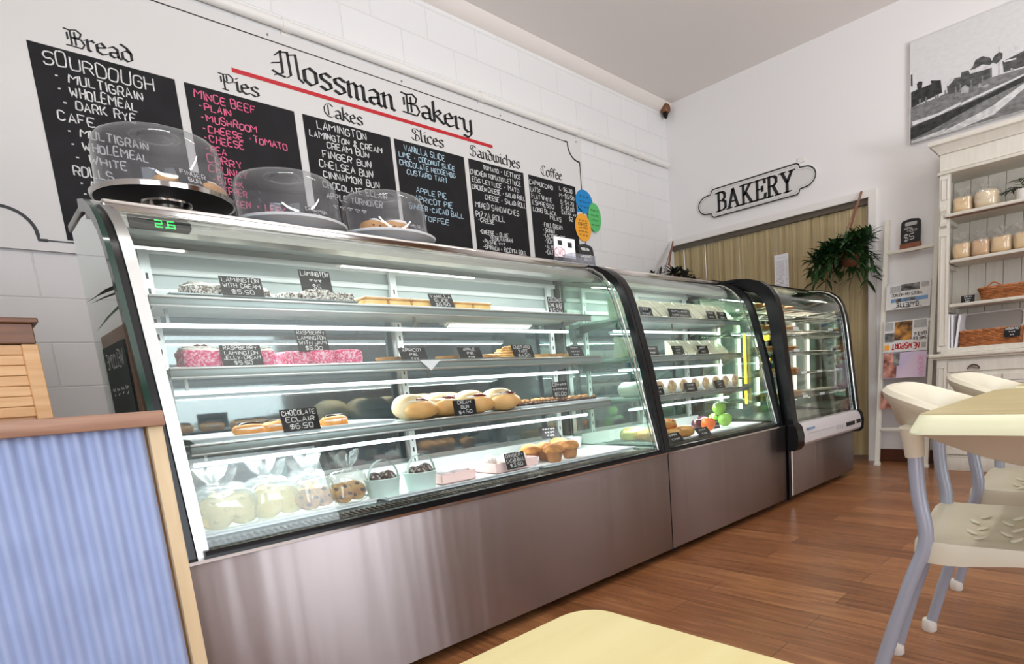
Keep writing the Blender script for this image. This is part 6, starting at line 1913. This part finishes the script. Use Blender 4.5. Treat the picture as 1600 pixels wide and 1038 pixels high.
sheetx('badge', 'disco', 1.57, 1.535, .925, .962, o, L_, .001); sheetx('barcode_box', 'newsgrey', 1.30, 1.268, .925, .965, o, L_, .001)
o = thing('magazine', 'lilac and pink magazine hanging on the fourth rung', 'magazine', (xw(.8), 1.42, .8), 'papers on the ladder rack')
sheetx('cover', 'magl', 1.58, 1.262, .702, .90, o, 0, .008); sheetx('cover_photo', 'magd', 1.575, 1.475, .706, .896, o, .0085, .0012); sheetx('dark_hair', 'nphoto2', 1.50, 1.455, .80, .896, o, .009, .0014)
b = MB(); P = V((xw(.71, .0085), 1.30, .71)); scrawl(b, 'INSIDE', 0, .17, -.015, .035, .007, P, V((.127, 0, 1)).normalized(), V((0, 1, 0)), V((-1, 0, .127)).normalized(), .001); b.build('lettering', 'magp', o, 0)
o = thing('magazine', 'dark bottom magazine half hidden behind the near chair on the fifth rung', 'magazine', (xw(.54), 1.45, .54), 'papers on the ladder rack')
sheetx('cover', 'magd', 1.585, 1.30, .462, .603, o, 0, .008)
# $5 board on the top rung
tag_board('black handled board reading $5 on the top rung of the ladder rack', lx_(1.7) + .004, 1.42, 1.697, .142, .212, (0, -1, 0), (('ANIMAL', -.36, .14, .66, .08), ('VIDEO', -.20, .32, .57, .08), ('$5', -.34, .22, .27, .22)), .035, 4)

# ------------------------------------------------------------------ tables and chairs
def table(label, x0, x1, y0, y1, ztop, mat, edge, r=.03, ch=.012, cat='table'):
    t = thing('cafe_table', label, cat, ((x0 + x1) / 2, (y0 + y1) / 2, 0), 'yellow topped cafe tables')
    def loop(e, z, rad):
        pts = []
        for cx, cyy, a0 in ((x1 - rad + e, y1 - rad + e, 0), (x0 + rad - e, y1 - rad + e, pi / 2), (x0 + rad - e, y0 + rad - e, pi), (x1 - rad + e, y0 + rad - e, 3 * pi / 2)):
            pts += [V((cx + rad * cos(a0 + pi / 2 * k / 6), cyy + rad * sin(a0 + pi / 2 * k / 6), z)) for k in range(7)]
        return pts
    b = MB()
    rows = [loop(-.02, ztop - .002, r), loop(-.0005, ztop - .002, r), loop(-.0005, ztop, r)]
    b.sheet(rows, closed_u=True)
    b.add(loop(-.0005, ztop, r), [tuple(range(28))])
    b.build('table_top', mat, t, 30)
    b = MB()
    rows = [loop(-.0005, ztop - .0008, r), loop(.001, ztop - .002, r), loop(ch, ztop - edge + .003, r), loop(ch, ztop - edge, r), loop(-.02, ztop - edge, r)]
    b.sheet(rows, closed_u=True)
    b.add(loop(-.02, ztop - edge, r), [tuple(range(28))])
    b.build('edge_band', 'tableedge', t, 30)
    cx, cyy = (x0 + x1) / 2, (y0 + y1) / 2
    b = MB(); b.tube([(cx, cyy, .03), (cx, cyy, ztop - edge)], .032, 16); b.build('column', 'black', t)
    b = MB(); b.lathe([(.24, 0), (.24, .012), (.06, .03), (.04, .05), (0, .05)], (cx, cyy, 0), 36); b.build('base', 'black', t)
    b = MB(); b.box(cx - .15, cx + .15, cyy - .03, cyy + .03, ztop - edge - .006, ztop - edge).box(cx - .03, cx + .03, cyy - .15, cyy + .15, ztop - edge - .006, ztop - edge); b.build('top_bracket', 'black', t, 0)
    return t
table('yellow table corner in the foreground at the bottom of the photo', -.48, .213, -.50, .221, .73, 'yellow', .03, .018, .004)
table('yellow edged table at right in front of the nearest chair', 1.135, 1.90, -.52, .300, .75, 'tablepine', .034, .03, .014)
table('further yellow table at right, beyond the first one', 1.985, 2.72, -.54, .275, .752, 'tablepine', .030, .06, .012)


def cafe_chair():
    """Faces -Y; legs are bent tubes, a moulded tub back wraps round on the leg tops."""
    t = thing('cafe_chair', '', 'chair', (0, 0, 0), 'cream plastic cafe chairs')
    for s_ in (-1, 1):
        b = MB(); b.tube(bez([(s_ * .197, .148, .655), (s_ * .197, .140, .56), (s_ * .198, .125, .462), (s_ * .199, .155, .36), (s_ * .202, .205, .18), (s_ * .205, .245, .012)], 4), .0155, 14)
        l = b.build('leg', 'legm', t)
        b = MB(); b.lathe([(.019, 0), (.0215, .004), (.0205, .034), (.018, .038), (0, .038)], (s_ * .205, .246, 0), 16); b.build('rubber_foot', 'foot', l)
        b = MB(); b.tube(bez([(s_ * .20, -.10, .66), (s_ * .20, -.16, .56), (s_ * .20, -.20, .45), (s_ * .20, -.225, .25), (s_ * .20, -.255, .012)], 4), .0155, 14)
        l = b.build('leg', 'legm', t)
        b = MB(); b.lathe([(.019, 0), (.0215, .004), (.0205, .034), (.018, .038), (0, .038)], (s_ * .20, -.256, 0), 16); b.build('rubber_foot', 'foot', l)
    # seat: dished sheet with a deep arched skirt
    n = 22
    def edge(k):
        """outline of the seat, clockwise from rear left"""
        a = 2 * pi * k / 64
        f = 1 / (abs(cos(a)) ** 9 + abs(sin(a)) ** 9) ** (1 / 9)
        return V((.205 * cos(a) * f, -.055 + .205 * sin(a) * f, 0))
    b = MB()
    rows = []
    for i, s_ in enumerate((0, .2, .4, .6, .8, .93, 1.0)):
        row = []
        for k in range(64):
            p = edge(k); p = V((p.x * s_, -.055 + (p.y + .055) * s_, 0))
            x, y = p.x / .205, (p.y + .055) / .205
            dip = -.016 * (1 - abs(x) ** 2.5) * (1 - .4 * abs(y) ** 3) + .012 * max(0, -y) ** 3 * -1
            p.z = .460 + dip + .020 * (abs(x) ** 8) * (abs(y) ** 8) * (y > 0) 
            row.append(p)
        rows.append(row)
    for d, zz in ((.004, -.008), (.005, -.03)):
        row = []
        for k in range(64):
            p = edge(k) * 1.0
            c = V((p.x, p.y + .055, 0)); c = c * (1 + d / .2)
            top = rows[6][k].z
            a = 2 * pi * k / 64
            arch = .016 * (abs(sin(2 * a)) ** 1.5) 
            row.append(V((c.x, c.y - .055, top + zz * (1 if d < .0045 else 1) - (arch + .002 if d > .0045 else 0))))
        rows.append(row)
    inner = [p + V((-p.x * .03, -(p.y + .055) * .03, 0)) for p in rows[-1]]
    rows.append(inner)
    rows.append([V((p.x * .97, -.055 + (p.y + .055) * .97, q.z - .006)) for p, q in zip(rows[6], rows[6])])
    rows.append([V((0, -.055, rows[0][0].z - .006))] * 64)
    b.sheet(rows, closed_u=True)
    st = b.build('seat', 'chairp', t, 45)
    b = MB()
    for i in range(5):
        for j in range(3):
            x, y = (-.10 + .05 * i), (-.10 + .065 * j + .02 * (i % 2))
            q = rotz(.5 * (1 if i % 2 else -1))
            b.blob((x, y, .449 + .004 * abs(x) * 10), (.022, .006, .004), 1, 1, 14, 8, q)
    b.build('raised_petals', 'chairp', st, 60)
    # tub back
    path = [(-.222, -.215), (-.226, -.12), (-.225, -.02), (-.222, .06), (-.208, .125), (-.17, .172), (-.10, .196), (0, .204)]
    path = path + [(-x, y) for x, y in path[-2::-1]]
    path = [(p.x, p.y) for p in bez([(x, y, 0) for x, y in path], 4)]
    N_ = len(path)
    def section(i):
        x, y = path[i]
        k = abs(i / (N_ - 1) - .5) * 2                     # 0 at the back, 1 at the arm ends
        q_ = max(0.0, (k - .15) / .85)
        top = .790 - .113 * q_ * q_ * (3 - 2 * q_)
        hgt = .082 - .022 * k
        a, c = path[max(0, i - 1)], path[min(N_ - 1, i + 1)]
        tx, ty = c[0] - a[0], c[1] - a[1]; L = math.hypot(tx, ty); ox, oy = -ty / L, tx / L   # outward
        if ox * x + oy * (y + .05) < 0:
            ox, oy = -ox, -oy
        o_ = lambda d, z: V((x + ox * d, y + oy * d, z))
        return [o_(-.012, top - hgt), o_(-.004, top - hgt * .5), o_(.004, top - .012), o_(.012, top), o_(.026, top + .001), o_(.034, top - .008), o_(.030, top - .024), o_(.016, top - hgt * .55), o_(.004, top - hgt), o_(-.004, top - hgt - .004)]
    b = MB()
    secs = [section(i) for i in range(N_)]
    b.sheet(secs, closed_u=True)
    b.add(secs[0], [tuple(range(10))]); b.add(secs[-1], [tuple(range(10))])
    bk = b.build('tub_back', 'chairp', t, 50)
    for s_ in (-1, 1):
        for (y, z0, z1) in ((.150, .645, .71), (-.112, .632, .665)):
            b = MB(); b.tube([(s_ * .197, y - .002, z0), (s_ * .200, y + .001, (z0 + z1) / 2), (s_ * .206, y + .006, z1)], [.0195, .021, .023], 14); b.build('leg_socket', 'chairp', bk)
    return t


c0 = cafe_chair()
c0.location = (1.555, .232, 0); c0.rotation_euler = (0, 0, R_(7)); c0['label'] = 'nearest cream plastic chair with grey tube legs at the right edge'
copy_thing(c0, (2.150, .225, 0), R_(1.5), 'cream plastic chair behind the nearest one, in front of the dresser')
